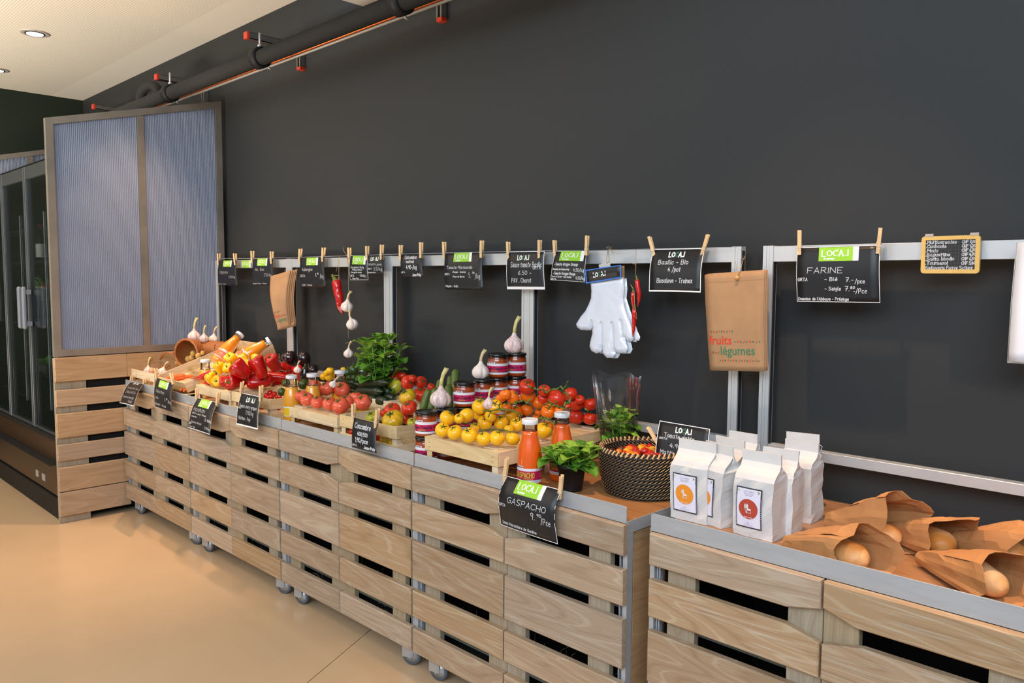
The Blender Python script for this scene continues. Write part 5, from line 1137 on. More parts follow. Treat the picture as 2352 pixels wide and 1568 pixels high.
card('price_card', 'black basil price card with white border, beside the upright kraft bag', CG, [ZM(1114, 142), ZM(1640, 132), ZM(1582, 578), ZM(1054, 568)], YL, YL-.04, border=.0030, bot=.005, curl=.01, lines=[('Basilic - Bio', .16, .38, .10, .58, .0021), ('4 /pot', .37, .55, .10, .24, .0021), ('Biosaleve - Troinex', .16, .80, .10, .68, .0021)], mark=(.35, .09, .29))
card('price_card', 'black flour price card with thin white outline and green sticker, widest on the wall', CG, [ZN(212, 282), ZN(994, 256), ZN(988, 801), ZN(202, 790)], YL, YL-.012, border=.0016, lines=[('FARINE', .14, .48, .10, .43, .0016), ('GRTA', .02, .62, .055, .12, .0016), ('- Ble\u0301'.replace('e\u0301', 'é'), .36, .62, .06, .15, .0016), ('7.-', .61, .64, .075, .09, .0016), ('/pce', .72, .665, .07, .11, .0016), ('- Seigle', .36, .79, .06, .19, .0016), ('7.', .60, .80, .08, .05), ('80', .665, .76, .04, .05), ('-/Pce', .70, .84, .08, .15, .0016), ('Domaine de l\'Abbaye - Présinge', .02, .97, .05, .62, .0015)], sticker=(.28, .76, .015, .265))
pegs([('peg at the left corner of the onion card', ZK(112, 205), ZK(110, 330)), ('peg at the right corner of the onion card', ZK(292, 205), ZK(300, 336)), ('peg at the left corner of the garlic card', ZK(490, 177), ZK(490, 313)), ('peg at the right corner of the garlic card', ZK(708, 182), ZK(707, 322)),
      ('peg at the left corner of the aubergine card', ZK(1032, 153), ZK(1022, 300)), ('peg at the right corner of the aubergine card', ZK(1294, 140), ZK(1282, 296)), ('peg at the left corner of the outlined courgette card', ZK(1580, 140), ZK(1584, 300)), ('peg between the two courgette cards', ZK(1782, 122), ZK(1782, 286)),
      ('peg at the right corner of the yellow-courgette card', ZK(1948, 108), ZK(1942, 276)), ('peg at the left corner of the netted-cucumber card', ZL(200, 112), ZL(198, 280)), ('peg at the right corner of the netted-cucumber card', ZL(430, 80), ZL(428, 258)),
      ('peg at the left corner of the beef-tomato card', ZL(688, 75), ZL(690, 258)), ('peg at the right corner of the beef-tomato card', ZL(1114, 60), ZL(1106, 254)), ('peg at the left corner of the tomato-sauce card', ZL(1408, 74), ZL(1412, 270)), ('peg at the right corner of the tomato-sauce card', ZL(1764, 54), ZL(1760, 260)),
      ('peg at the left corner of the cluster-tomato card', ZM(106, 52), ZM(115, 238)), ('peg at the right corner of the cluster-tomato card', ZM(440, 5), ZM(430, 205)), ('left peg of the basil card, leaning left', ZM(1074, 18), ZM(1130, 224)), ('right peg of the basil card, leaning right', ZM(1670, -6), ZM(1606, 210)),
      ('peg at the left corner of the flour card', ZN(232, 120), ZN(232, 350)), ('peg at the right corner of the flour card', ZN(996, 96), ZN(968, 340))])
# chalkboard with the bread prices
q = [ZN(1392, 178), ZN(1946, 162), ZN(1940, 527), ZN(1380, 525)]
TL, TR, BR, BL = [aty(p, -.012) for p in q]
o = thing('bread_chalkboard', 'small chequered chalkboard with yellow wooden frame and bread price list', 'sign', None, TL)
w_ = (TR-TL).length; h_ = (BL-TL).length; X = (TR-TL)/w_; Dn = (BL-TL)/h_; Nn = V((0, -1, 0))
def FB(off): return lambda x, y: X*x+(BL-TL)*(1-y/h_)+Nn*off
b = MB(); s = .011; f0, f1 = FB(.006), FB(-.004)
def rr(x0, x1, y0, y1, r, n=5): return [(x1-r+r*math.cos(t), y1-r+r*math.sin(t)) for t in [PI/2*i/n for i in range(n+1)]]+[(x0+r-r*math.sin(t), y1-r+r*math.cos(t)) for t in [PI/2*i/n for i in range(n+1)]]+[(x0+r-r*math.cos(t), y0+r-r*math.sin(t)) for t in [PI/2*i/n for i in range(n+1)]]+[(x1-r+r*math.sin(t), y0+r-r*math.cos(t)) for t in [PI/2*i/n for i in range(n+1)]]
ou, inn = rr(0, w_, 0, h_, .009), rr(s, w_-s, s, h_-s, .001); n = len(ou)
b.add([f0(*p) for p in ou]+[f0(*p) for p in inn]+[f1(*p) for p in ou]+[FB(.002)(*p) for p in inn], [(i, (i+1) % n, n+(i+1) % n, n+i) for i in range(n)]+[(2*n+i, 2*n+(i+1) % n, (i+1) % n, i) for i in range(n)]+[(n+i, n+(i+1) % n, 3*n+(i+1) % n, 3*n+i) for i in range(n)])
b.obj('frame', mat('yellow_wood', (214, 176, 98), .45, vary=.05, vscale=30), o)
b = MB(); rect(b, s*.8, w_-s*.8, s*.8, h_-s*.8, FB(.0025), 0, 1); b.obj('slate', mat('slate_black', (34, 36, 36), .5), o)
b = MB(); fg = FB(.0028)
for i in range(1, 15): ribbons(b, [[(s+(w_-2*s)*i/15, s), (s+(w_-2*s)*i/15, h_-s)]], .0004, fg)
for i in range(1, 9): ribbons(b, [[(s, s+(h_-2*s)*i/9), (w_-s, s+(h_-2*s)*i/9)]], .0004, fg)
b.obj('squared_lines', mat('grid_grey', (96, 100, 96), .6), o)
b = MB(); fg = FB(.0031)
for i, (a_, c_) in enumerate([('.Multicereales', 'CHF 7,00'), ('.Cuchaule', 'CHF 9,20'), ('.Mais', 'CHF 6,70'), ('.Baguettine', 'CHF 4,70'), ('.Santa bbodio', 'CHF 6,50'), ('.Tournesol', 'CHF 5,40')]):
    y = h_*(.80-.112*i); ribbons(b, strokes(a_, s*1.1, y, .0085, w_*(.03+.035*len(a_)), jit=.3), .0019, fg); ribbons(b, strokes(c_, w_*.70, y, .0078, w_*.22, jit=.3), .0019, fg)
ribbons(b, strokes('Boulangerie Perrey Satigny', s*1.1, h_*.105, .0095, w_*.80, jit=.3), .0015, fg)
b.obj('handwriting', M_CHALK, o)
for x in (.13, .90):
    c = MB(); rect(c, w_*x-.011, w_*x+.011, h_-.006, h_+.006, FB(.0066 if 0 else -.0045), 0, 1); cc = MB()
    g = FB(.003); gp = [g(w_*x-.011, h_+.007), g(w_*x+.011, h_+.007), FB(-.008)(w_*x+.011, h_+.007), FB(-.008)(w_*x-.011, h_+.007)]
    cc.add([FB(.0068)(w_*x-.011, h_-.001), FB(.0068)(w_*x+.011, h_-.001), gp[1], gp[0], gp[2], gp[3]], [(0, 1, 2, 3), (3, 2, 4, 5)])
    cc.obj('hook', mat('clear_hook', (150, 146, 146), .3), o)
# white sheet at the right end
a_, c_ = aty((2337.5, 556.5), -.04), aty((2316, 830), -.08)
wv = V((.21, 0, 0))
b = MB(); b.grid(lambda u, v: c_.lerp(a_, v)+wv*u+V((0, -.03*math.sin(PI*v)*.3-.008*math.sin(u*PI*2), 0)), 8, 12, thick=.0008)
o = tag(b.obj('laminated_sheet', mat('white_sheet', (226, 230, 238), .4)), 'plain white laminated sheet at the right end of the rail', 'sheet')
b = MB(); b.tube([c_+V((-.002, 0, -.002)), c_+wv+V((0, 0, -.002))], .0022, 5); b.tube([c_+V((-.002, 0, -.002)), c_.lerp(a_, .5)+V((-.002, -.009, 0)), a_+V((-.002, 0, 0))], .0012, 5); b.obj('edge_seal', mat('clear_edge', (168, 176, 176), .2), o)
# ------------------------------------------------------------------ kraft bags 'fruits legumes'
M_TRED = mat('print_red', (204, 62, 36), .7); M_TGRN = mat('print_green', (60, 116, 84), .7)
def text_mesh(t, size, x, y, fn, mb, mi, sx=1.):
    cu = bpy.data.curves.new('t', 'FONT'); cu.body = t; cu.size = size; cu.resolution_u = 3; cu.offset = size*.012
    to = bpy.data.objects.new('t', cu); COL.objects.link(to); dg = bpy.context.evaluated_depsgraph_get(); me = bpy.data.meshes.new_from_object(to.evaluated_get(dg))
    b0 = len(mb.v); mb.add([fn(x+v.co.x*sx, y+v.co.y) for v in me.vertices], [tuple(p.vertices) for p in me.polygons], mi)
    bpy.data.objects.remove(to); bpy.data.curves.remove(cu); bpy.data.meshes.remove(me)
def bag_print(F, w_, o):
    """print covers the lower part; F(x,y,off) in metres from the lower left"""
    t = MB(); f = lambda x, y: F(x, y, .0006)
    text_mesh('fruits', w_*.190, w_*.030, w_*.405, f, t, 0, 1.06); text_mesh('légumes', w_*.190, w_*.225, w_*.245, f, t, 1, 1.0)
    for (x0, x1, y, n) in ((.04, .46, .60, 10), (.50, .92, .44, 9), (.04, .19, .275, 4), (.22, .90, .155, 15)):
        for i in range(n):
            x = w_*(x0+(x1-x0)*i/(n-1)); yy = w_*y; k = i % 4; mi = (i*7+n) % 2
            if k == 3: ribbons(t, [[(x-.002, yy-.004), (x+.001, yy), (x+.0035, yy+.004)]], .0022, f, mi)
            else: disc(t, x, yy, .0028+.0006*k, .003, f, mi, 7)
            if k == 1: ribbons(t, [[(x, yy), (x+.002, yy+.0055)]], .0012, f, mi)
    t.obj('print', [M_TRED, M_TGRN], o)
def kraft(label, quads, n, step, bulge, cat='paper bag'):
    """stack of n folded bags; quads = TL,TR,BR,BL points of the front one; step moves every bag behind it"""
    o = thing('paper_bag_bundle', label, cat, None, quads[0]); TL = quads[0]
    for i in range(n-1, -1, -1):
        Q = [V(p)-TL+V(step)*i*(1+.3*math.sin(i*2)) for p in quads]; nn = (Q[1]-Q[0]).cross(Q[3]-Q[0]).normalized(); nn = -nn if nn.y > 0 else nn
        W_ = (Q[1]-Q[0]).length; H_ = (Q[3]-Q[0]).length
        def F(x, y, off=0, Q=Q, nn=nn, W_=W_, H_=H_, i=i):
            a, d = x/W_, 1-y/H_; return Q[0].lerp(Q[1], a).lerp(Q[3].lerp(Q[2], a), d)+nn*(bulge*math.sin(PI*min(max(d*1.1, 0), 1))+.0035*math.sin(PI*a)*d+.0016*math.sin(9*a+5*d+i)*math.sin(7*d+2*a)+off)
        b = MB(); b.grid(lambda u, v: F(u*W_, v*H_), 8, 18, thick=.0016); bg = b.obj('paper_bag', M_KRAFT, o)
        if i == 0:
            bag_print(F, W_, bg); b = MB(); rect(b, 0, W_, H_*.915, H_*.918, lambda x, y: F(x, y, .0008), 0, 4); b.obj('fold_line', mat('kraft_shadow_fold', (158, 118, 76), .8), bg)
    return o
y = -.060
kraft('large bundle of upright kraft bags printed in red and green, hanging between two posts', [aty(ZM(1635, 405), y), aty(ZM(2246, 362), y), aty(ZM(2246, 1390), y-.015), aty(ZM(1688, 1378), y-.015)], 4, (.0022, .0032, .0015), .004)
kraft('small bundle of kraft bags hanging askew beside the aubergine card', [aty(ZK(693, 462), -.13), aty(ZK(918, 394), -.09), aty(ZK(900, 1035), -.095), aty(ZK(772, 1068), -.145)], 6, (.0045, .006, .0012), .022)
b = MB(); p = [aty(ZM(2030, 240), -.01), aty(ZM(2000, 350), -.058), aty(ZM(1970, 425), -.068), aty(ZM(1955, 300), -.03), aty(ZM(1945, 270), -.01)]
b.tube(p[:3], .0012, 5); b.tube([p[2], p[3], p[4]], .001, 5); b.tube([p[0]+V((-.008, 0, .004)), p[0]+V((.006, 0, -.001)), p[0]+V((.002, 0, .01))], .001, 5)
o = tag(b.obj('jute_string', M_STRING), 'jute string holding the large kraft bag bundle', 'string')
b = MB(); c = aty(ZM(1965, 432), -.068); b.bbox(-.0075, .0075, -.004, .004, -.007, .006, .003, M=Matrix.Translation(c) @ Matrix.Rotation(.5, 4, 'Y')); b.obj('wood_toggle', mat('toggle_wood', (206, 152, 88), .5), o)
b = MB(); b.tube([aty(ZK(853, 388), -.005), aty(ZK(858, 410), -.10)], .0012, 5); tag(b.obj('jute_string', M_STRING), 'short string end holding the small kraft bag bundle', 'string')
# ------------------------------------------------------------------ things hanging on strings
def string(label, pts, extra=(), r=.0011):
    b = MB(); b.tube(pts, r, 5)
    for e in extra: b.tube(e, r, 5)
    return tag(b.obj('jute_string', M_STRING), label, 'string', 'strings hanging from the rail')
yh = -.075
string('string holding the big wrinkled red pepper', [aty(ZK(1465, 238), -.03), aty(ZK(1462, 330), yh), aty(ZK(1462, 470), yh), aty(ZK(1440, 540), yh)], [[aty(ZK(1462, 290), yh), aty(ZK(1430, 412), yh)], [aty(ZK(1408, 450), yh), aty(ZK(1440, 455), yh), aty(ZK(1462, 448), yh)], [aty(ZK(1462, 470), yh), aty(ZK(1470, 500), yh)]])
pr = [ZK(1425, 515), ZK(1440, 560), ZK(1455, 640), ZK(1468, 710), ZK(1470, 770), ZK(1478, 820), ZK(1505, 888)]
prof = [58, 52, 50, 46, 42, 30, 8]; pts = []; rs = []
for i in range(len(pr)-1):
    for t in range(4):
        k = t/4; q = (pr[i][0]*(1-k)+pr[i+1][0]*k+(3/4.9*math.sin(i*2+t) if i < 5 else 0), pr[i][1]*(1-k)+pr[i+1][1]*k); pts.append(aty(q, yh)); rs.append((prof[i]*(1-k)+prof[i+1]*k)*(1+.05*math.sin(i*5+t*2.1))/4.9*depth(pts[-1])/FPX)
pts.append(aty(pr[-1], yh)); rs.append(.002); rs[0] *= .5; rs[1] *= .85
chili('hanging_pepper', 'big wrinkled red pepper hanging on a string left of the garlic string', pts, .03, prof=rs)
string('long string carrying three garlic bulbs one above another', [aty(ZK(1510, 135), -.03), aty(ZK(1512, 170), -.035), aty(ZK(1560, 240), -.04), aty(ZK(1570, 350), yh), aty(ZK(1572, 615), yh), aty(ZK(1590, 900), yh), aty(ZK(1590, 960), yh), aty(ZK(1568, 1050), yh), aty(ZK(1570, 1160), yh)], [[aty(ZK(1520, 250), yh+.04), aty(ZK(1560, 262), yh+.03), aty(ZK(1556, 355), yh)], [aty(ZK(1538, 1218), yh-.005), aty(ZK(1560, 1205), yh-.008), aty(ZK(1592, 1215), yh)]])
def hang_gar(lab, q, r, z, k=1.0):
    c = aty(q, yh); return put('gard', c, r/4.9*depth(c)/FPX, lab, 'garlic bulbs on the string', z, .8)
hang_gar('uppermost garlic on the string, long dry stalk', ZK(1553, 800), 70, (.16, 0, 1)); hang_gar('middle garlic on the string, stalk leaning left', ZK(1612, 1000), 70, (-.55, 0, 1)); hang_gar('lowest garlic on the string, small', ZK(1570, 1330), 56, (.1, 0, 1))
# red chilies right of the gloves
string('string carrying three thin red chilies beside the plastic gloves', [aty(ZM(936, 140), -.03), aty(ZM(935, 290), yh), aty(ZM(932, 430), yh)], [[aty(ZM(875, 285), -.02), aty(ZM(935, 296), yh)], [aty(ZM(912, 545), yh), aty(ZM(885, 520), yh), aty(ZM(880, 500), yh), aty(ZM(912, 545), yh)], [aty(ZM(918, 560), yh), aty(ZM(922, 700), yh-.012), aty(ZM(945, 855), yh-.014), aty(ZM(908, 812), yh-.012)]], .0009)
def hchili(lab, qs, r, y):
    pts = []; n = len(qs)
    for i in range(n-1):
        for t in range(4): k = t/4; pts.append(aty((qs[i][0]*(1-k)+qs[i+1][0]*k, qs[i][1]*(1-k)+qs[i+1][1]*k), y))
    pts.append(aty(qs[-1], y)); chili('thin_chili', lab, pts, r/4.438*depth(pts[0])/FPX, group='thin red chilies on a string')
hchili('rightmost thin red chili hanging from its green stem', [ZM(945, 455), ZM(952, 520), ZM(968, 600), ZM(965, 670), ZM(950, 738)], 28, yh); hchili('thin red chili tied level with the gloves', [ZM(905, 580), ZM(905, 640), ZM(905, 700), ZM(908, 770)], 24, yh); hchili('lowest thin red chili tapering to a point', [ZM(918, 750), ZM(918, 830), ZM(915, 900), ZM(908, 980), ZM(903, 1038)], 26, yh-.004)
# ------------------------------------------------------------------ pack of plastic gloves
def pillow(poly, step, thick, y, ofs=(0, 0, 0), seed=0, crease=.0012):
    """inflated sheet inside an outline given in pixels, on plane y (front side bulges)"""
    P3 = [aty(p, y)+V(ofs) for p in poly]; P2 = [V((p.x, p.z)) for p in P3]
    den = []
    for i in range(len(P2)):
        a, c = P2[i], P2[(i+1) % len(P2)]; k = max(1, int((c-a).length/step)); den += [a.lerp(c, j/k) for j in range(k)]
    def inside(p):
        r = False
        for i in range(len(P2)):
            a, c = P2[i], P2[i-1]
            if (a.y > p.y) != (c.y > p.y) and p.x < (c.x-a.x)*(p.y-a.y)/(c.y-a.y)+a.x: r = not r
        return r
    def dist(p):
        m_ = 9
        for i in range(len(P2)):
            a, c = P2[i-1], P2[i]; e = c-a; t = max(0, min(1, (p-a).dot(e)/max(e.length_squared, 1e-12))); m_ = min(m_, (p-(a+e*t)).length)
        return m_
    xs = [p.x for p in P2]; zs = [p.y for p in P2]; pts = list(den); x = min(xs)
    R = random.Random(seed)
    while x < max(xs):
        z = min(zs)
        while z < max(zs):
            q = V((x+R.uniform(-.2, .2)*step, z+R.uniform(-.2, .2)*step))
            if inside(q) and dist(q) > step*.5: pts.append(q)
            z += step
        x += step
    nb = len(den); r = delaunay_2d_cdt(pts, [], [list(range(nb))], 1, 1e-6)
    out = []
    for q in r[0]:
        dd = dist(q); h = thick*math.sqrt(min(1, dd/(thick*1.6)))
        h += crease*noise.noise(V((q.x*24, q.y*24, seed)))*min(1, dd/.01)*1.6+crease*.9*abs(noise.noise(V((q.x*18+q.y*20, q.y*12, seed+5))))*min(1, dd/.01)
        out.append((q, h))
    n = len(out); b = MB(); yy = y+ofs[1]
    b.add([(q.x, yy-h, q.y) for q, h in out]+[(q.x, yy+h*.3+.0002, q.y) for q, h in out], [tuple(f) for f in r[2]]+[tuple(n+i for i in f[::-1]) for f in r[2]], 0, True)
    return b
M_GLV = mat('polythene_gloves', (214, 222, 234), .3, spec=.6, coat=.5, bump=.25, bscale=30)
GO = [(472, 470), (480, 560), (478, 640), (455, 700), (420, 770), (370, 830), (325, 905), (335, 940), (375, 966), (470, 964), (490, 930), (490, 1000), (470, 1080), (462, 1130), (480, 1180), (530, 1205), (580, 1190), (590, 1150), (600, 1210), (640, 1252), (700, 1250), (724, 1215), (722, 1180), (760, 1206), (830, 1200), (852, 1160), (838, 1100), (820, 1040), (850, 1078), (890, 1085), (912, 1050), (905, 980), (880, 900), (840, 800), (815, 720), (806, 640), (815, 540), (806, 430)]
def finger_groove(b, lines, depth_=.006, w=.006):
    for i, v in enumerate(b.v):
        q = V((v[0], v[2])); m_ = 9
        for a, c in lines:
            e = c-a; t = max(0, min(1, (q-a).dot(e)/e.length_squared)); m_ = min(m_, (q-(a+e*t)).length)
        k = depth_*math.exp(-(m_/w)**2)
        if v[1] < -.07: b.v[i] = (v[0], v[1]+k, v[2])
gl = thing('plastic_gloves', 'pack of thin white plastic gloves hanging from a blue-edged header', 'gloves', None)
yg = -.075
gr = [(ZM(588, 900), ZM(590, 1150)), (ZM(700, 900), ZM(716, 1190)), (ZM(785, 870), ZM(812, 1060)), (ZM(492, 880), ZM(490, 940))]
GR = [tuple(V((aty(q, yg).x, aty(q, yg).z)) for q in l) for l in gr]
b = pillow([ZM(*p) for p in GO], .0045, .010, yg, seed=2); finger_groove(b, GR); b.obj('glove', M_GLV, gl)
b = pillow([ZM(p[0]+(22 if p[1] > 700 else 6), p[1]+6) for p in GO], .009, .006, yg, (0, .016, 0), seed=4); b.obj('glove', M_GLV, gl)
b = pillow([ZM(p) if False else ZM(*p) for p in [(905, 960), (940, 990), (962, 1040), (950, 1075), (905, 1076), (880, 1000)]], .006, .004, yg, (0, .01, 0), seed=7); b.obj('glove', M_GLV, gl)
hd = card('header_card', 'x', None, [ZM(418, 358), ZM(776, 306), ZM(782, 430), ZM(428, 490)], yg-.014, yg-.016, curl=.004, mark=(.24, .30, .34)); hd.parent = gl
for k_ in ('label', 'category'): del hd[k_]
b = MB(); Q = [aty(ZM(*p), yg-.0155) for p in ((412, 355), (782, 302), (786, 434), (426, 494))]; q2 = [aty(ZM(*p), yg-.0175) for p in ((412, 355), (782, 302), (786, 434), (426, 494))]
ctr = sum(Q, V((0, 0, 0)))/4; inn = [p.lerp(ctr, .0) for p in Q]
IQ = [aty(ZM(*p), yg-.0175) for p in ((427, 364), (770, 312), (774, 424), (437, 480))]
b.add(q2+IQ, [(i, (i+1) % 4, 4+(i+1) % 4, 4+i) for i in range(4)], 0)
b.obj('blue_edging', mat('blue_edging', (56, 120, 214), .4), gl, fix=True)
b = MB(); b.add([aty(ZM(*p), yg+.002) for p in ((780, 315), (818, 310), (818, 438), (790, 436))], [(0, 1, 2, 3)]); b.obj('backing_card', M_KRAFT, gl)
b = MB(); b.add([aty(ZM(*p), yg-.008) for p in ((555, 300), (670, 268), (676, 318), (560, 332))], [(0, 1, 2, 3)]); b.obj('hanger_tab', mat('clear_tab', (190, 190, 186), .3), gl)
string('string bow holding the pack of plastic gloves', [aty(ZM(650, 140), -.02), aty(ZM(640, 220), -.05), aty(ZM(636, 285), yg-.01), aty(ZM(662, 270), yg-.01), aty(ZM(652, 150), -.02)], [[aty(ZM(*p), -.025) for p in ((640, 135), (635, 125), (650, 117), (685, 125), (680, 140), (655, 138), (700, 150), (740, 148))], [aty(ZM(*p), -.025) for p in ((655, 138), (690, 160), (710, 180))]])
# ------------------------------------------------------------------ price cards on the counters
CC = 'black price cards pegged to the crates and lips'; PP = 'clothes pegs on the crates and lips'
yc = -.645
card('price_card', 'black card with white lower edge at the far left counter corner, bottom curled out', CC, [ZA(122, 822), ZA(282, 846), ZA(130, 1122), ZA(-42, 1082)], -.60, -.76, curl=.012, border=.0020, bot=.006, lines=[('Ail botte bio', .1, .42, .09, .8, .0013), ('2.50/p GRTA', .15, .60, .09, .7, .0013), ('Ferme de morges', .1, .78, .08, .75, .0013), ('Vaud', .55, .92, .09, .25, .0013)], mark=(.34, .10, .34))
card('price_card', 'black carrot price card with green sticker, curled', CC, [ZA(432, 788), ZA(640, 862), ZA(602, 1200), ZA(388, 1130)], -.63, -.70, curl=.012, lines=[('Carottes', .12, .50, .10, .48, .0014), ('GRTA', .08, .72, .06, .18, .0012), ('3.', .62, .72, .09, .06), ('70', .71, .66, .05, .07), ('/kg', .80, .75, .10, .14), ('Blondin - Vaud', .04, .93, .07, .62, .0013)], sticker=(.22, .74, .03, .30))
card('price_card', 'black pepper price card with green sticker and thin white outline', CC, [ZA(932, 1034), ZA(1178, 1092), ZA(1060, 1474), ZA(792, 1386)], -.625, -.73, curl=.012, border=.0014, bot=.003, lines=[('POIVRON', .10, .46, .10, .52, .0014), ('GRTA x Jaune - Rouge', .08, .55, .05, .66, .0012), ('Mattines-Poly', .08, .65, .04, .25, .001), ('6.', .72, .68, .10, .07), ('90/kg', .82, .68, .07, .16), ('-Poivron blanc', .08, .82, .06, .52, .0012), ('GRTA', .03, .87, .04, .1), ('Poly - Bio', .06, .96, .05, .27, .001), ('2.90/kg', .74, .90, .07, .22, .0012)], sticker=(.22, .74, .0, .29))
card('price_card', 'black cherry-tomato price card with broad white edge', CC, [ZA(1470, 972), ZA(1714, 1022), ZA(1655, 1420), ZA(1390, 1354)], -.625, -.69, curl=.008, border=.0030, bot=.007, lines=[('Tomate cherry grappe', .07, .45, .10, .84, .0016), ('GRTA', .05, .50, .05, .13, .0012), ('7.90/kg', .42, .64, .12, .36, .0016), ('Mattines - Poly', .10, .82, .10, .56, .0014)], mark=(.36, .11, .38))
card('price_card', 'small black cucumber card with bold white writing on the counter lip', CC, [ZB(975, 890), ZB(1274, 962), ZB(1245, 1345), ZB(930, 1266)], -.628, -.665, curl=.006, lines=[('Concombre', .10, .32, .17, .66, .0030), ('400/500', .24, .56, .12, .42, .0026), ('1,90/pce', .15, .78, .14, .52, .0030), ('GRTA', .03, .93, .06, .18, .0014), ('Jean-Poly', .52, .95, .09, .42, .0026)])
card('price_card', 'big black gazpacho price card with green sticker, pegged to the lip, sides bulging', CC, [ZG(168, 944), ZG(636, 1064), ZG(564, 1526), ZG(74, 1356)], -.630, -.675, curl=.026, border=.0018, lines=[('GASPACHO', .17, .50, .11, .68, .0018), ('GRTA', .015, .60, .05, .12, .0014), ('9.', .60, .68, .12, .07, .0018), ('90', .71, .60, .05, .07), ('/Pce', .77, .72, .11, .15, .0018), ('Union Maraichère de Genève', .05, .95, .055, .62, .0014)], sticker=(.25, .75, .0, .29))
pegs([('left peg of the far left corner card', ZA(125, 760), ZA(112, 880)), ('right peg of the far left corner card', ZA(283, 790), ZA(272, 928))], -.602, PP, .5)
pegs([('left peg of the carrot card', ZA(418, 668), ZA(428, 800)), ('right peg of the carrot card, tilted', ZA(605, 730), ZA(632, 872))], -.632, PP, .5)
pegs([('left peg of the pepper card', ZA(920, 912), ZA(918, 1050)), ('right peg of the pepper card', ZA(1188, 968), ZA(1168, 1136)), ('left peg of the cherry-tomato card', ZA(1480, 835), ZA(1462, 986)), ('right peg of the cherry-tomato card', ZA(1712, 884), ZA(1704, 1076)),
      ('left peg of the bold cucumber card', ZB(965, 710), ZB(962, 942)), ('right peg of the bold cucumber card', ZB(1278, 778), ZB(1250, 1022)), ('left peg of the gazpacho card', ZG(168, 790), ZG(145, 988)), ('right peg of the gazpacho card', ZG(636, 940), ZG(618, 1140))], -.630, PP, .5)
# ------------------------------------------------------------------ basil
M_LEAF = mat('basil_leaf', (104, 152, 44), .42, rgb2=(70, 124, 34), vscale=22, coat=.1, sss=0)
M_LEAF2 = mat('basil_leaf_light', (150, 184, 62), .42, rgb2=(112, 158, 46), vscale=22, coat=.1)
M_STEM = mat('basil_stem', (120, 158, 74), .5)
def leaf_mesh(m):
    b = MB()
    def f(u, v):
        x = v; hw = .45*math.sin(PI*min(1, x**.85))**.62*(1-.2*x)
        s = (u-.5)*2; z = .10*math.sin(PI*x)-.22*x*x+abs(s)**1.5*.13*math.sin(PI*x)-.05*(1-abs(s))**3*math.sin(PI*x)+.03*math.sin(x*16)*abs(s)*math.sin(PI*x)
        return V((s*hw, x, z))
    b.grid(f, 6, 9, thick=.006); b.tube([(0, -.22, -.02), (0, 0, 0)], .018, 5); return b.mesh('leaf', m)
LM = [leaf_mesh(M_LEAF), leaf_mesh(M_LEAF2)]
def leaf(parent, p, dr, L_, seed, nrm=None, light=0):
    d = V(dr).normalized(); up = V(nrm) if nrm else V((0, 0, 1))
    x = d.cross(up); x = x.normalized() if x.length > 1e-3 else V((1, 0, 0)); z = x.cross(d).normalized()
    mm = Matrix((x, d, z)).transposed().to_4x4(); mm.translation = V(p)+d*L_*.2
    o = bpy.data.objects.new('leaf', LM[light]); COL.objects.link(o); o.parent = parent; o.matrix_basis = mm @ Matrix.Diagonal((L_*1.08, L_, L_, 1)); return o
def basil(label, base, n_st, h, rad, seed, leafL, pot=None, lay=5, top_only=.0, grp=None):
    R = random.Random(seed); o = thing('basil_plant', label, 'plant', grp, base)
    z0 = 0
    if pot:
        pr, ph = pot; b = MB(); b.lathe([(.001, 0), (pr*.74, 0), (pr*.76, .004), (pr*.97, ph-.012), (pr*1.03, ph-.012), (pr*1.05, ph), (pr*.97, ph), (pr*.94, ph-.012), (.001, ph-.015)], 32, cap=False); b.obj('pot', mat('black_plastic_pot', (22, 24, 27), .4), o); z0 = ph-.02
    for i in range(n_st):
        a = 2*PI*i/n_st+R.uniform(-.3, .3); rr_ = rad*(R.uniform(.35, 1) if i else 0); hh = h*R.uniform(.72, 1.0)*(1-.25*(rr_/rad)**2)
        tip = V((math.cos(a)*rr_, math.sin(a)*rr_, z0+hh)); p0 = V((math.cos(a)*rr_*.2, math.sin(a)*rr_*.2, z0))
        mid = p0.lerp(tip, .5)+V((math.cos(a), math.sin(a), 0))*rr_*.12
        path = [p0, (p0+mid)/2, mid, (mid+tip)/2, tip]; b = MB(); b.tube(path, .0018, 5); b.obj('stem', M_STEM, o)
        for l_ in range(lay):
            t = top_only+(1-top_only)*(l_+.8)/lay; p = p0.lerp(tip, min(t, 1))+V((math.cos(a), math.sin(a), 0))*rr_*.12*math.sin(PI*min(t, 1)); an = l_*PI/2+R.uniform(-.4, .4)
            for s in (0, PI):
                el = R.uniform(-.1, .45) if l_ < lay-1 else R.uniform(.3, .8); L_ = leafL*R.uniform(.7, 1.1)*(1 if l_ < lay-1 else .8)
                leaf(o, p, (math.cos(an+s)*math.cos(el), math.sin(an+s)*math.cos(el), math.sin(el)), L_, 0, light=1 if (l_ >= lay-2 and R.random() < .6) else 0)
        for s in range(2): leaf(o, tip, (math.cos(s*PI+a), math.sin(s*PI+a), 1.3), leafL*.5, 0, light=1)
    return o
c = atz(ZG(728, 1095), ZT); c.z = ZT+.0005; c.y += .035; c.x -= .035
basil('low bushy basil in a black pot beside the gazpacho bottles', c, 11, .074, .080, 3, .064, pot=(.048, .088), lay=3, grp='potted basil')
c = aty((874, 858), -.14); c.z = .89
b4 = MB(); 
basil('tall leafy basil behind the cucumbers against the metal post', c, 12, .31, .098, 11, .080, pot=(.052, .085), lay=6, grp='potted basil')
crate('upturned pine crate under the tall basil', c.x-.10, c.x+.10, c.y-.075, c.y+.075, True, top=.885)
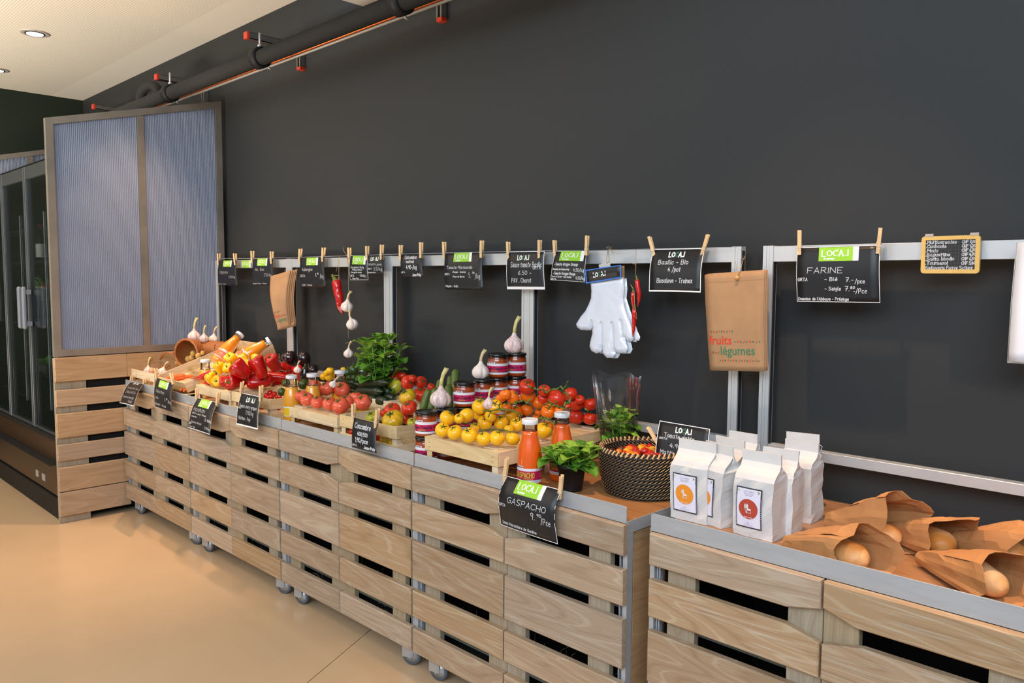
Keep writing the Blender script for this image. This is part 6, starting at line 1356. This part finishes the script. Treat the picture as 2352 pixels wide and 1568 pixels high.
# cellophane-wrapped basil behind the basket
cc = atz((1410, 1088), ZT); cc = V((cc.x-.02, cc.y+.06, ZT+.0005))
wb = basil('basil wrapped in a clear cellophane cone behind the woven basket', cc, 8, .165, .050, 21, .066, pot=(.050, .085), lay=4, grp='potted basil')
M_CELLO = thin_glass('cellophane', (.96, .97, .98), .07, .9, .03)
ax = aty((1413, 1000), cc.y)
tp = aty((1414, 862), cc.y); hh = tp.z-ZT; tw = 64/FPX*depth(tp); ofs = V((tp.x-cc.x, 0, 0))
def cone(u, v):
    g = 2*PI*u; r = (.054+(tw-.054)*v**1.1)*(1+.045*v*math.sin(5*g)+.012*v*math.sin(11*g+5*v)+.006*math.sin(14*v+g*3)*v); flat = 1-.35*v
    return V((math.cos(g)*r*1.0, math.sin(g)*r*flat, v*hh*(1+.02*math.sin(5*g)*v)))+ofs*v
b = MB(); b.grid(cone, 90, 24); b.obj('cellophane_sleeve', M_CELLO, wb)
b = MB(); b.grid(lambda u, v: cone(.52+.05*u, .15+.85*v)*1.004, 4, 24); b.obj('sleeve_band', thin_glass('pink_film', (.90, .70, .66), .15, .5, .02), wb)
# ------------------------------------------------------------------ woven basket with date tomatoes
M_WB = mat('palm_strip_black', (24, 20, 18), .55); M_WT = mat('palm_strip_tan', (206, 170, 122), .55, vary=.12, vscale=90)
bc = V((3.832, -.297, ZT)); RT_, RB_, HB_ = .148, .128, .150
bk = thing('woven_basket', 'round basket woven in black and tan zigzags holding date tomatoes', 'basket', None, bc)
def brad(z): t = z/HB_; return RB_+(RT_-RB_)*(t**.7)+.006*math.sin(PI*t)
b = MB(); b.lathe([(.001, .003)]+[(brad(HB_*i/8)-.004, max(.003, HB_*i/8)) for i in range(9)]+[(brad(HB_*i/8)-.007, max(.006, HB_*i/8)) for i in range(8, -1, -1)]+[(.001, .006)], 48, cap=False); b.obj('shell', M_WB, bk)
NR, NC = 22, 62; dz = (HB_-.004)/NR
for inner in (0, 1):
    bb = [MB(), MB()]
    for r in range(NR):
        m_ = r % 2; z0 = .002+dz*r
        for c in range(NC):
            g0 = 2*PI*(c+.5*(r//2 % 2))/NC; dg = 2*PI/NC; sl = dg*.8*(1 if m_ else -1)
            zc_ = (z0-dz*.25, z0+dz*1.2) if not m_ else (z0-dz*.16, z0+dz*1.12); q = []
            for z, off in ((zc_[0], 0), (zc_[1], sl)):
                for k in (0, 1.02):
                    z = (zc_[0] if off == 0 else zc_[1])+(dz*1.15*(k-.5) if m_ else dz*.3*(k-.5))
                    g = g0+off+dg*k; rr_ = brad(max(0, min(z, HB_)))+((.0005+.0016*m_) if not inner else -.0085-.0016*m_); q.append(V((math.cos(g)*rr_, math.sin(g)*rr_, max(.001, z))))
            ctr = (q[0]+q[1]+q[2]+q[3])/4; k = 1+(.0035 if not inner else -.0035)/math.hypot(ctr.x, ctr.y); q.append(V((ctr.x*k, ctr.y*k, ctr.z)))
            bb[m_].add(q, [(0, 1, 4), (1, 3, 4), (3, 2, 4), (2, 0, 4)] if not inner else [(1, 0, 4), (3, 1, 4), (2, 3, 4), (0, 2, 4)], 0, False)
    for m_ in (0, 1): tag(bb[m_].obj('woven_strips', (M_WB, M_WT)[m_], bk), kind='stuff')
b = MB()
for i in range(110):
    g = 2*PI*i/110; b.tube([(math.cos(g)*(RT_+.002), math.sin(g)*(RT_+.002), HB_-.008), (math.cos(g+.05)*RT_, math.sin(g+.05)*RT_, HB_+.004), (math.cos(g+.09)*(RT_-.009), math.sin(g+.09)*(RT_-.009), HB_-.007)], .0038, 5, mi=i % 2, cap=False)
b.obj('braided_rim', [M_WT, M_WB], bk)
R = random.Random(4); n = 0
b = MB(); b.lathe([(.001, .098), (.134, .098)], 24, cap=False); b.obj('liner', M_WB, bk)
DK = ['datte', 'datte', 'datteo', 'datteb', 'datte', 'dattey']
DN = {'datte': 'red', 'datteo': 'orange', 'datteb': 'brown', 'dattey': 'yellow'}
pts_ = []
for t in range(900):
    a, rr_ = R.uniform(0, 2*PI), .125*math.sqrt(R.random()); p = V((math.cos(a)*rr_, math.sin(a)*rr_, 0))
    if all((p-q_).length > .0245 for q_ in pts_): pts_.append(p)
for p in pts_:
    zz = ZT+.118+.012*(1-(p.length/.13)**2)+R.uniform(-.004, .004); k = R.choice(DK)
    put(k, V((bc.x+p.x, bc.y+p.y, zz)), R.uniform(.0118, .0135), 'small oval '+DN[k]+' date tomato in the woven basket', DN[k]+' date tomatoes in the basket', (R.uniform(-1, 1), R.uniform(-1, 1), R.uniform(-.2, .5)))
card('price_card', 'black date-tomato price card standing in the woven basket', CC, [ZH(185, 28), ZH(790, 130), ZH(740, 760), ZH(105, 640)], -.25, -.30, curl=.006, border=.0026, lines=[('Tomate datte -', .14, .30, .085, .66, .0018), ('GRTA', .05, .35, .035, .16, .0014), ('4.90 /kg', .28, .48, .075, .45, .002), ('Mattines - Poly', .10, .63, .08, .7, .0018)], mark=(.36, .08, .30))
peg('peg on the left edge of the date-tomato card, slanting', (ZG(1378, 525), ZG(1468, 680)), -.268, PP, .3)
# ------------------------------------------------------------------ flour bags
M_LBLW = mat('label_lilac_white', (230, 228, 244), .5); M_LBLK = mat('label_border', (52, 52, 56), .5); M_OR = mat('wheat_orange', (238, 148, 44), .5); M_RD = mat('rye_red', (186, 74, 54), .5); M_GRT = mat('label_grey_text', (176, 172, 190), .6)
def flour(label, bl, br, tl, tr, rye, depth_=.085, show=True, seed=0):
    """bl/br: front lower corners on the table; tl/tr: ends of the stitched top (pixels)"""
    A_, B_ = atz(bl, ZT), atz(br, ZT); A_.z = B_.z = 0; ex = (B_-A_); W_ = ex.length; ex.normalize(); ey = V((-ex.y, ex.x, 0)); H_ = .232
    o = thing('flour_bag', label, 'bag', 'white paper flour bags', (A_.x, A_.y, ZT+.0005)); R = random.Random(seed)
    X = lambda a, d, z: ex*a+ey*d+V((0, 0, z))
    ztop = H_; zs = .165; nz = 16; rings = []
    for i in range(nz+1):
        z = ztop*i/nz; t = max(0, (z-zs)/(ztop-.034-zs)); t = min(1, t); t = t*t*(3-2*t)
        d0 = depth_*.5*t*.93; d1 = depth_-d0*1.0; ins = (.003+.004*math.sin(PI*min(1, z/zs)))*(1-t)
        n = []; wv_ = lambda s: .0018*math.sin(z*70+s*5+seed)*(1-t)
        gus = .018*t*(1-t)*4*.6+(.004 if 0 < t < .5 else 0)
        xo = .002*math.sin(z*30+seed)
        for k in range(9): n.append(X(W_*k/8+xo, d0+wv_(k)-.0025*math.sin(PI*k/8)*(1-t), z))
        n.append(X(W_-gus+.002*(1-t)+xo, (d0+d1)/2, z))
        for k in range(8, -1, -1): n.append(X(W_*k/8+xo, d1+wv_(k+9), z))
        n.append(X(gus+xo, (d0+d1)/2, z)); rings.append([p+(ey*.6+ex)*(noise.noise(V((p.x*34+seed*3, p.y*34, p.z*26)))*.0055*(1-.6*t) if (abs(i) > 0 and not (0 <= q_ < 9 and .02 < z < .15)) else 0) for q_, p in enumerate(n)])
    b = MB(); m_ = len(rings[0]); b.add([p for r in rings for p in r], [(i*m_+j, i*m_+(j+1) % m_, (i+1)*m_+(j+1) % m_, (i+1)*m_+j) for i in range(nz) for j in range(m_)]+[tuple(range(m_))[::-1], tuple(nz*m_+j for j in range(m_))], 0, False)
    b.s = [False for f in b.f]
    b.obj('paper_sack', M_FLOUR, o)
    def FF(x, z, off=0):      # front face
        t = max(0, min(1, (z-zs)/(ztop-.034-zs))); t = t*t*(3-2*t)
        return X(x+.002*math.sin(z*30+seed), depth_*.5*t*.93-.0035*math.sin(PI*x/W_)*(1-t)-.0022-off, z)
    b = MB()
    for i in range(int(W_/.005)): ribbons(b, [[(.001+i*.005, H_-.030), (.001+i*.005+.0032, H_-.030)]], .0011, lambda x, y: X(x, depth_*.5*.93-.0024, y))
    b.tube([X(W_, depth_*.5, H_-.03), X(W_+.012, depth_*.5-.01, H_-.034), X(W_+.006, depth_*.5-.012, H_-.055)], .0007, 4)
    b.obj('stitching', mat('stitch_thread', (240, 240, 240), .8), o)
    # printed label
    cx_, lw, lh, z0 = W_*.43, W_*.66, .112, .026; x0 = cx_-lw/2
    b = MB(); f = lambda x, y: FF(x, y, .0008); rect(b, x0, x0+lw, z0, z0+lh, f, 1, 10); g = lambda x, y: FF(x, y, .0014); rect(b, x0+.0035, x0+lw-.0035, z0+.0035, z0+lh-.0035, g, 0, 10)
    lo = b.obj('label', [M_LBLW, M_LBLK], o); b = MB(); g2 = lambda x, y: FF(x, y, .0021); g3 = lambda x, y: FF(x, y, .0027)
    for i in range(16):
        for xx in (x0+.0017, x0+lw-.0017): ribbons(b, [[(xx, z0+.004+i*.0053), (xx, z0+.006+i*.0053)]], .0009, g, 3)
    cz = z0+lh*.47; rr_ = lw*.37; disc(b, cx_, cz, rr_, rr_*.98, g2, 1 if not rye else 2, 32)
    for dx in (-.007, -.002) if not rye else (-.009, -.005, -.001):
        disc(b, cx_+dx, cz+.007, .0018, .0075, g3, 3, 10); ribbons(b, [[(cx_+dx, cz), (cx_-.005, cz-.012)]], .0009, g3, 3)
    ribbons(b, [[(cx_-.002, cz-.003), (cx_-.003, cz-.010), (cx_+.008, cz-.011), (cx_+.008, cz-.003)]], .0009, g3, 3); disc(b, cx_+.003, cz-.001, .006, .0028, g3, 3, 10)
    ribbons(b, strokes('SEIGLE TAMISE' if rye else 'BLE TAMISE', cx_-.012, cz-rr_*.86, .0028, .024, slant=0, jit=0), .0005, g3, 3)
    ribbons(b, strokes('LES FARINES', cx_-.015, z0+lh-.0135, .0048, .032, slant=0, jit=0), .0005, g3, 4)
    ribbons(b, strokes('Domaine de l\'Abbaye', cx_-.013, z0+lh-.0185, .0024, .028, jit=0), .0004, g3, 4); ribbons(b, strokes('Presinge - Geneve', cx_-.011, z0+lh-.0225, .0024, .022, jit=0), .0004, g3, 4)
    ribbons(b, strokes('1Kg', cx_-.004, z0+.013, .0035, .007, slant=0), .0005, g3, 4)
    for i in range(3): ribbons(b, [[(cx_-.014+.001*i, z0+.0105-i*.0022), (cx_+.014, z0+.0105-i*.0022)]], .0006, g3, 4)
    disc(b, x0+lw-.009, z0+lh-.009, .0052, .0052, g3, 3, 14); disc(b, x0+lw-.010, z0+lh-.0075, .0024, .0016, lambda x, y: FF(x, y, .0033), 5, 8); disc(b, x0+lw-.007, z0+lh-.009, .0018, .0014, lambda x, y: FF(x, y, .0033), 6, 8); disc(b, x0+lw-.009, z0+lh-.0115, .002, .0014, lambda x, y: FF(x, y, .0033), 2, 8)
    ribbons(b, [[(x0+.008, z0+lh-.008), (x0+.0055, z0+lh-.010), (x0+.008, z0+lh-.013), (x0+.0105, z0+lh-.010), (x0+.011, z0+lh-.007)]], .0009, g3, 5)
    b.obj('label_print', [M_LBLW, M_OR, M_RD, M_WHITE, M_GRT, M_GREEN, mat('print_blue', (70, 110, 190), .5)], lo)
    return o
flour('front left flour bag with orange wheat label', ZH(305, 1182), ZH(742, 1288), 0, 0, False, seed=1)
flour('front right flour bag with whole red rye label', ZH(1060, 1375), ZH(1528, 1492), 0, 0, True, seed=2)
flour('second flour bag of the left column, behind the orange label', ZH(600, 1215), ZH(915, 1332), 0, 0, False, seed=3)
flour('third flour bag of the left column', ZH(740, 1120), ZH(1075, 1230), 0, 0, False, seed=4, depth_=.08)
flour('rearmost flour bag of the left column, nearest the wall frame', ZH(930, 1040), ZH(1270, 1120), 0, 0, False, seed=5, depth_=.075)
flour('second flour bag of the right column', ZH(1325, 1330), ZH(1760, 1424), 0, 0, True, seed=6)
flour('third flour bag of the right column, half of its red label showing', ZH(1590, 1185), ZH(1990, 1272), 0, 0, True, seed=7)
flour('rearmost flour bag of the right column, with a thread loop', ZH(1640, 1060), ZH(2040, 1120), 0, 0, True, seed=8, depth_=.07)
# ------------------------------------------------------------------ bread in brown paper
M_BREAD = mat('bread_crust', (204, 128, 52), .45, rgb2=(236, 190, 136), vscale=13, bump=.35, bscale=60)
def bread(label_b, label_l, mouth, w, tilt, L_, seed, lift=0., hp=.10, dirv=None):
    """mouth: pixel of the loaf's near tip on the table; the bag lies behind it"""
    c = atz(mouth, ZT+.032); d = V(dirv).normalized(); s = V((-d.y, d.x, 0)); R = random.Random(seed)
    lf = tag(link('bread_loaf', None), label_l, 'bread', 'loaves in brown paper')
    b = MB(); n = 14; r0 = w
    prof = [(r0*max(.02, math.sin(PI*min(1, .02+i/n*.5*(1 if i < n*.5 else 1)) if i < n*.5 else PI*.5)), i) for i in range(n+1)]
    pts = []; rs = []
    for i in range(n+1):
        t = i/n; pts.append(c+d*(t*L_*.72)+V((0, 0, .006*math.sin(t*PI)))); rs.append(r0*(math.sqrt(max(0, 1-(1-min(1, t*3.2))**2))*(1-.05*t)+.02))
    b.tube(pts, r0, 22, rs=rs, flat=.86)
    b.v = [tuple(V(v)*1+V((0, 0, 0))+V((noise.noise(V(v)*30+V((seed, 0, 0)))*.003,)*3)) for v in b.v]
    lo = tag(b.obj('bread_loaf', M_BREAD), label_l, 'bread', 'loaves in brown paper'); bpy.data.objects.remove(lf)
    # paper bag: an open sleeve, faceted, its mouth standing up round the loaf
    o = thing('bread_bag', label_b, 'paper bag', 'brown paper bags for the loaves', (c.x, c.y, ZT+.001)); nu, nv = 26, 9
    fac = [R.uniform(-.10, .10) for _ in range(40)]
    def F(u, v):
        g = 2*PI*u+PI*.25; sq = 1/max(abs(math.cos(g)), abs(math.sin(g)))**.55
        ww, hh_ = w*1.75*(1-.10*v)*tilt, hp*(1-.62*v**1.2)
        x = math.cos(g)*sq*ww; z = (math.sin(g)*sq*.5+.5)*hh_; z = max(0, z)
        k = 1+fac[int(u*13) % 13]*.7*(1-v)+fac[(int(u*9)+int(v*5)*7) % 40]*.35
        fr_ = (.035*math.sin(g*1+seed)+.02*math.sin(3*g+seed*2))*(1-v)
        p = s*(x*k)+d*(v*(L_+.03)-.012+fr_+.01*(1-v)*(z/hh_))+V((0, 0, max(.0008, z*k)))
        p.y = max(p.y, -.606-c.y); return p
    b = MB(); b.grid(F, nu, nv, sm=False, thick=.0009); b.obj('paper_sleeve', M_KRAFTB, o)
D0 = (-.62, .55, 0)
bread('brown paper bag nearest the flour bags, mouth gaping over its loaf', 'pale-tipped loaf in the bag nearest the flour bags', ZI(690, 985), .037, 1.0, .20, 1, dirv=(-.80, .30, 0), hp=.115)
bread('tallest brown paper bag behind, mouth rising to a peak', 'shiny golden loaf in the tall rear bag', ZI(1055, 745), .031, 1.05, .19, 2, dirv=(-.80, .28, 0), hp=.15)
bread('brown paper bag right of the tall one, flared mouth', 'loaf with floury flank in the flared bag', ZI(1590, 835), .036, 1.15, .17, 3, dirv=(-.55, .35, 0), hp=.125)
bread('brown paper bag at the right edge by the wall', 'loaf cut off by the right edge of the view', ZI(2360, 950), .036, 1.1, .17, 4, dirv=(-.5, .3, 0), hp=.13)
bread('flat brown paper bag at the steel lip, pointed corner left', 'rough floury loaf in the flat front bag', ZI(2120, 1275), .036, 1.15, .22, 5, dirv=(-.62, .60, 0), hp=.105)
# ------------------------------------------------------------------ wicker horn basket at the far end
M_WICK = mat('wicker_brown', (168, 104, 54), .5, vary=.25, vscale=120, bump=.6, bscale=160, coat=.15)
wk = thing('wicker_basket', 'brown wicker horn basket lying open, with loop handle, potatoes inside', 'basket')
O = aty(ZA(792, 492), -.315); RW = 178/5.345*depth(O)/FPX; ndir = V((.40, -.90, .0)).normalized(); bk_ = -ndir
path = [O, O+bk_*.05, O+bk_*.10+V((.01, 0, .0)), O+bk_*.14+V((.04, 0, .01)), O+V((.10, .18, .022)), O+V((.16, .20, .03)), O+V((.22, .21, .03))]
radii = [1.0, .97, .88, .76, .60, .46, .34]
def hornring(i, g, inner=1.0, wob=0):
    k = min(int(i), len(path)-2); t = i-k; p = path[k].lerp(path[k+1], t); rr_ = (radii[k]*(1-t)+radii[k+1]*t)*RW*inner
    d = (path[min(k+1, len(path)-1)]-path[max(k-1, 0)]).normalized(); a = d.cross(V((0, 0, 1))).normalized(); u_ = a.cross(d)
    return p+(a*math.cos(g)+u_*math.sin(g))*rr_*(1+wob)
for inn_ in (0, 1):
    b = MB(); NR_, NC_ = 60, 72
    b.grid(lambda u, v: hornring(v*5.99, 2*PI*u, 1-.06*inn_, .022*math.cos(NR_*PI*v/1.5)*math.cos(36*PI*u*1)+.006), NC_, NR_, thick=0); b.obj('woven_wall', M_WICK, wk)
b = MB(); b.tube([hornring(0, 2*PI*i/48, .99) for i in range(49)], .009, 8, rs=[.008+.0016*math.sin(i*1.9) for i in range(49)], cap=False); b.obj('twisted_rim', M_WICK, wk)
hp_ = [aty(ZA(*p), O.y-.075) for p in ((635, 490), (560, 478), (500, 500), (465, 560), (462, 620), (500, 662), (545, 660), (585, 640))]
b = MB(); b.tube(hp_, .0065, 8, rs=[.0065+.001*math.sin(i*3) for i in range(8)]); b.obj('loop_handle', M_WICK, wk)
# straw across the tilted crate
R = random.Random(12); b = MB()
for i in range(140):
    c = aty(ZA(R.uniform(820, 960), R.uniform(660, 790)), -.42+R.uniform(-.03, .03)); a = R.uniform(0, PI); d = V((math.cos(a), math.sin(a)*.6, R.uniform(-.2, .25)))*R.uniform(.015, .04)
    b.tube([c-d, c+V((0, 0, .004)), c+d], .0008, 3, cap=False)
for i in range(30):
    c = aty(ZB(R.uniform(1270, 1740), R.uniform(1120, 1200)), -.545); d = V((R.uniform(-.03, .03), 0, R.uniform(-.012, .012))); b.tube([c-d, c+d], .0008, 3, cap=False)
tag(b.obj('straw', M_STRAW), 'loose pale straw strewn in the crates', 'straw', kind='stuff')
# ------------------------------------------------------------------ loose ends
for o in list(COL.objects):
    if o.type == 'MESH' and o.parent is None and not o.get('category') and not o.get('kind'): print('UNTAGGED', o.name)
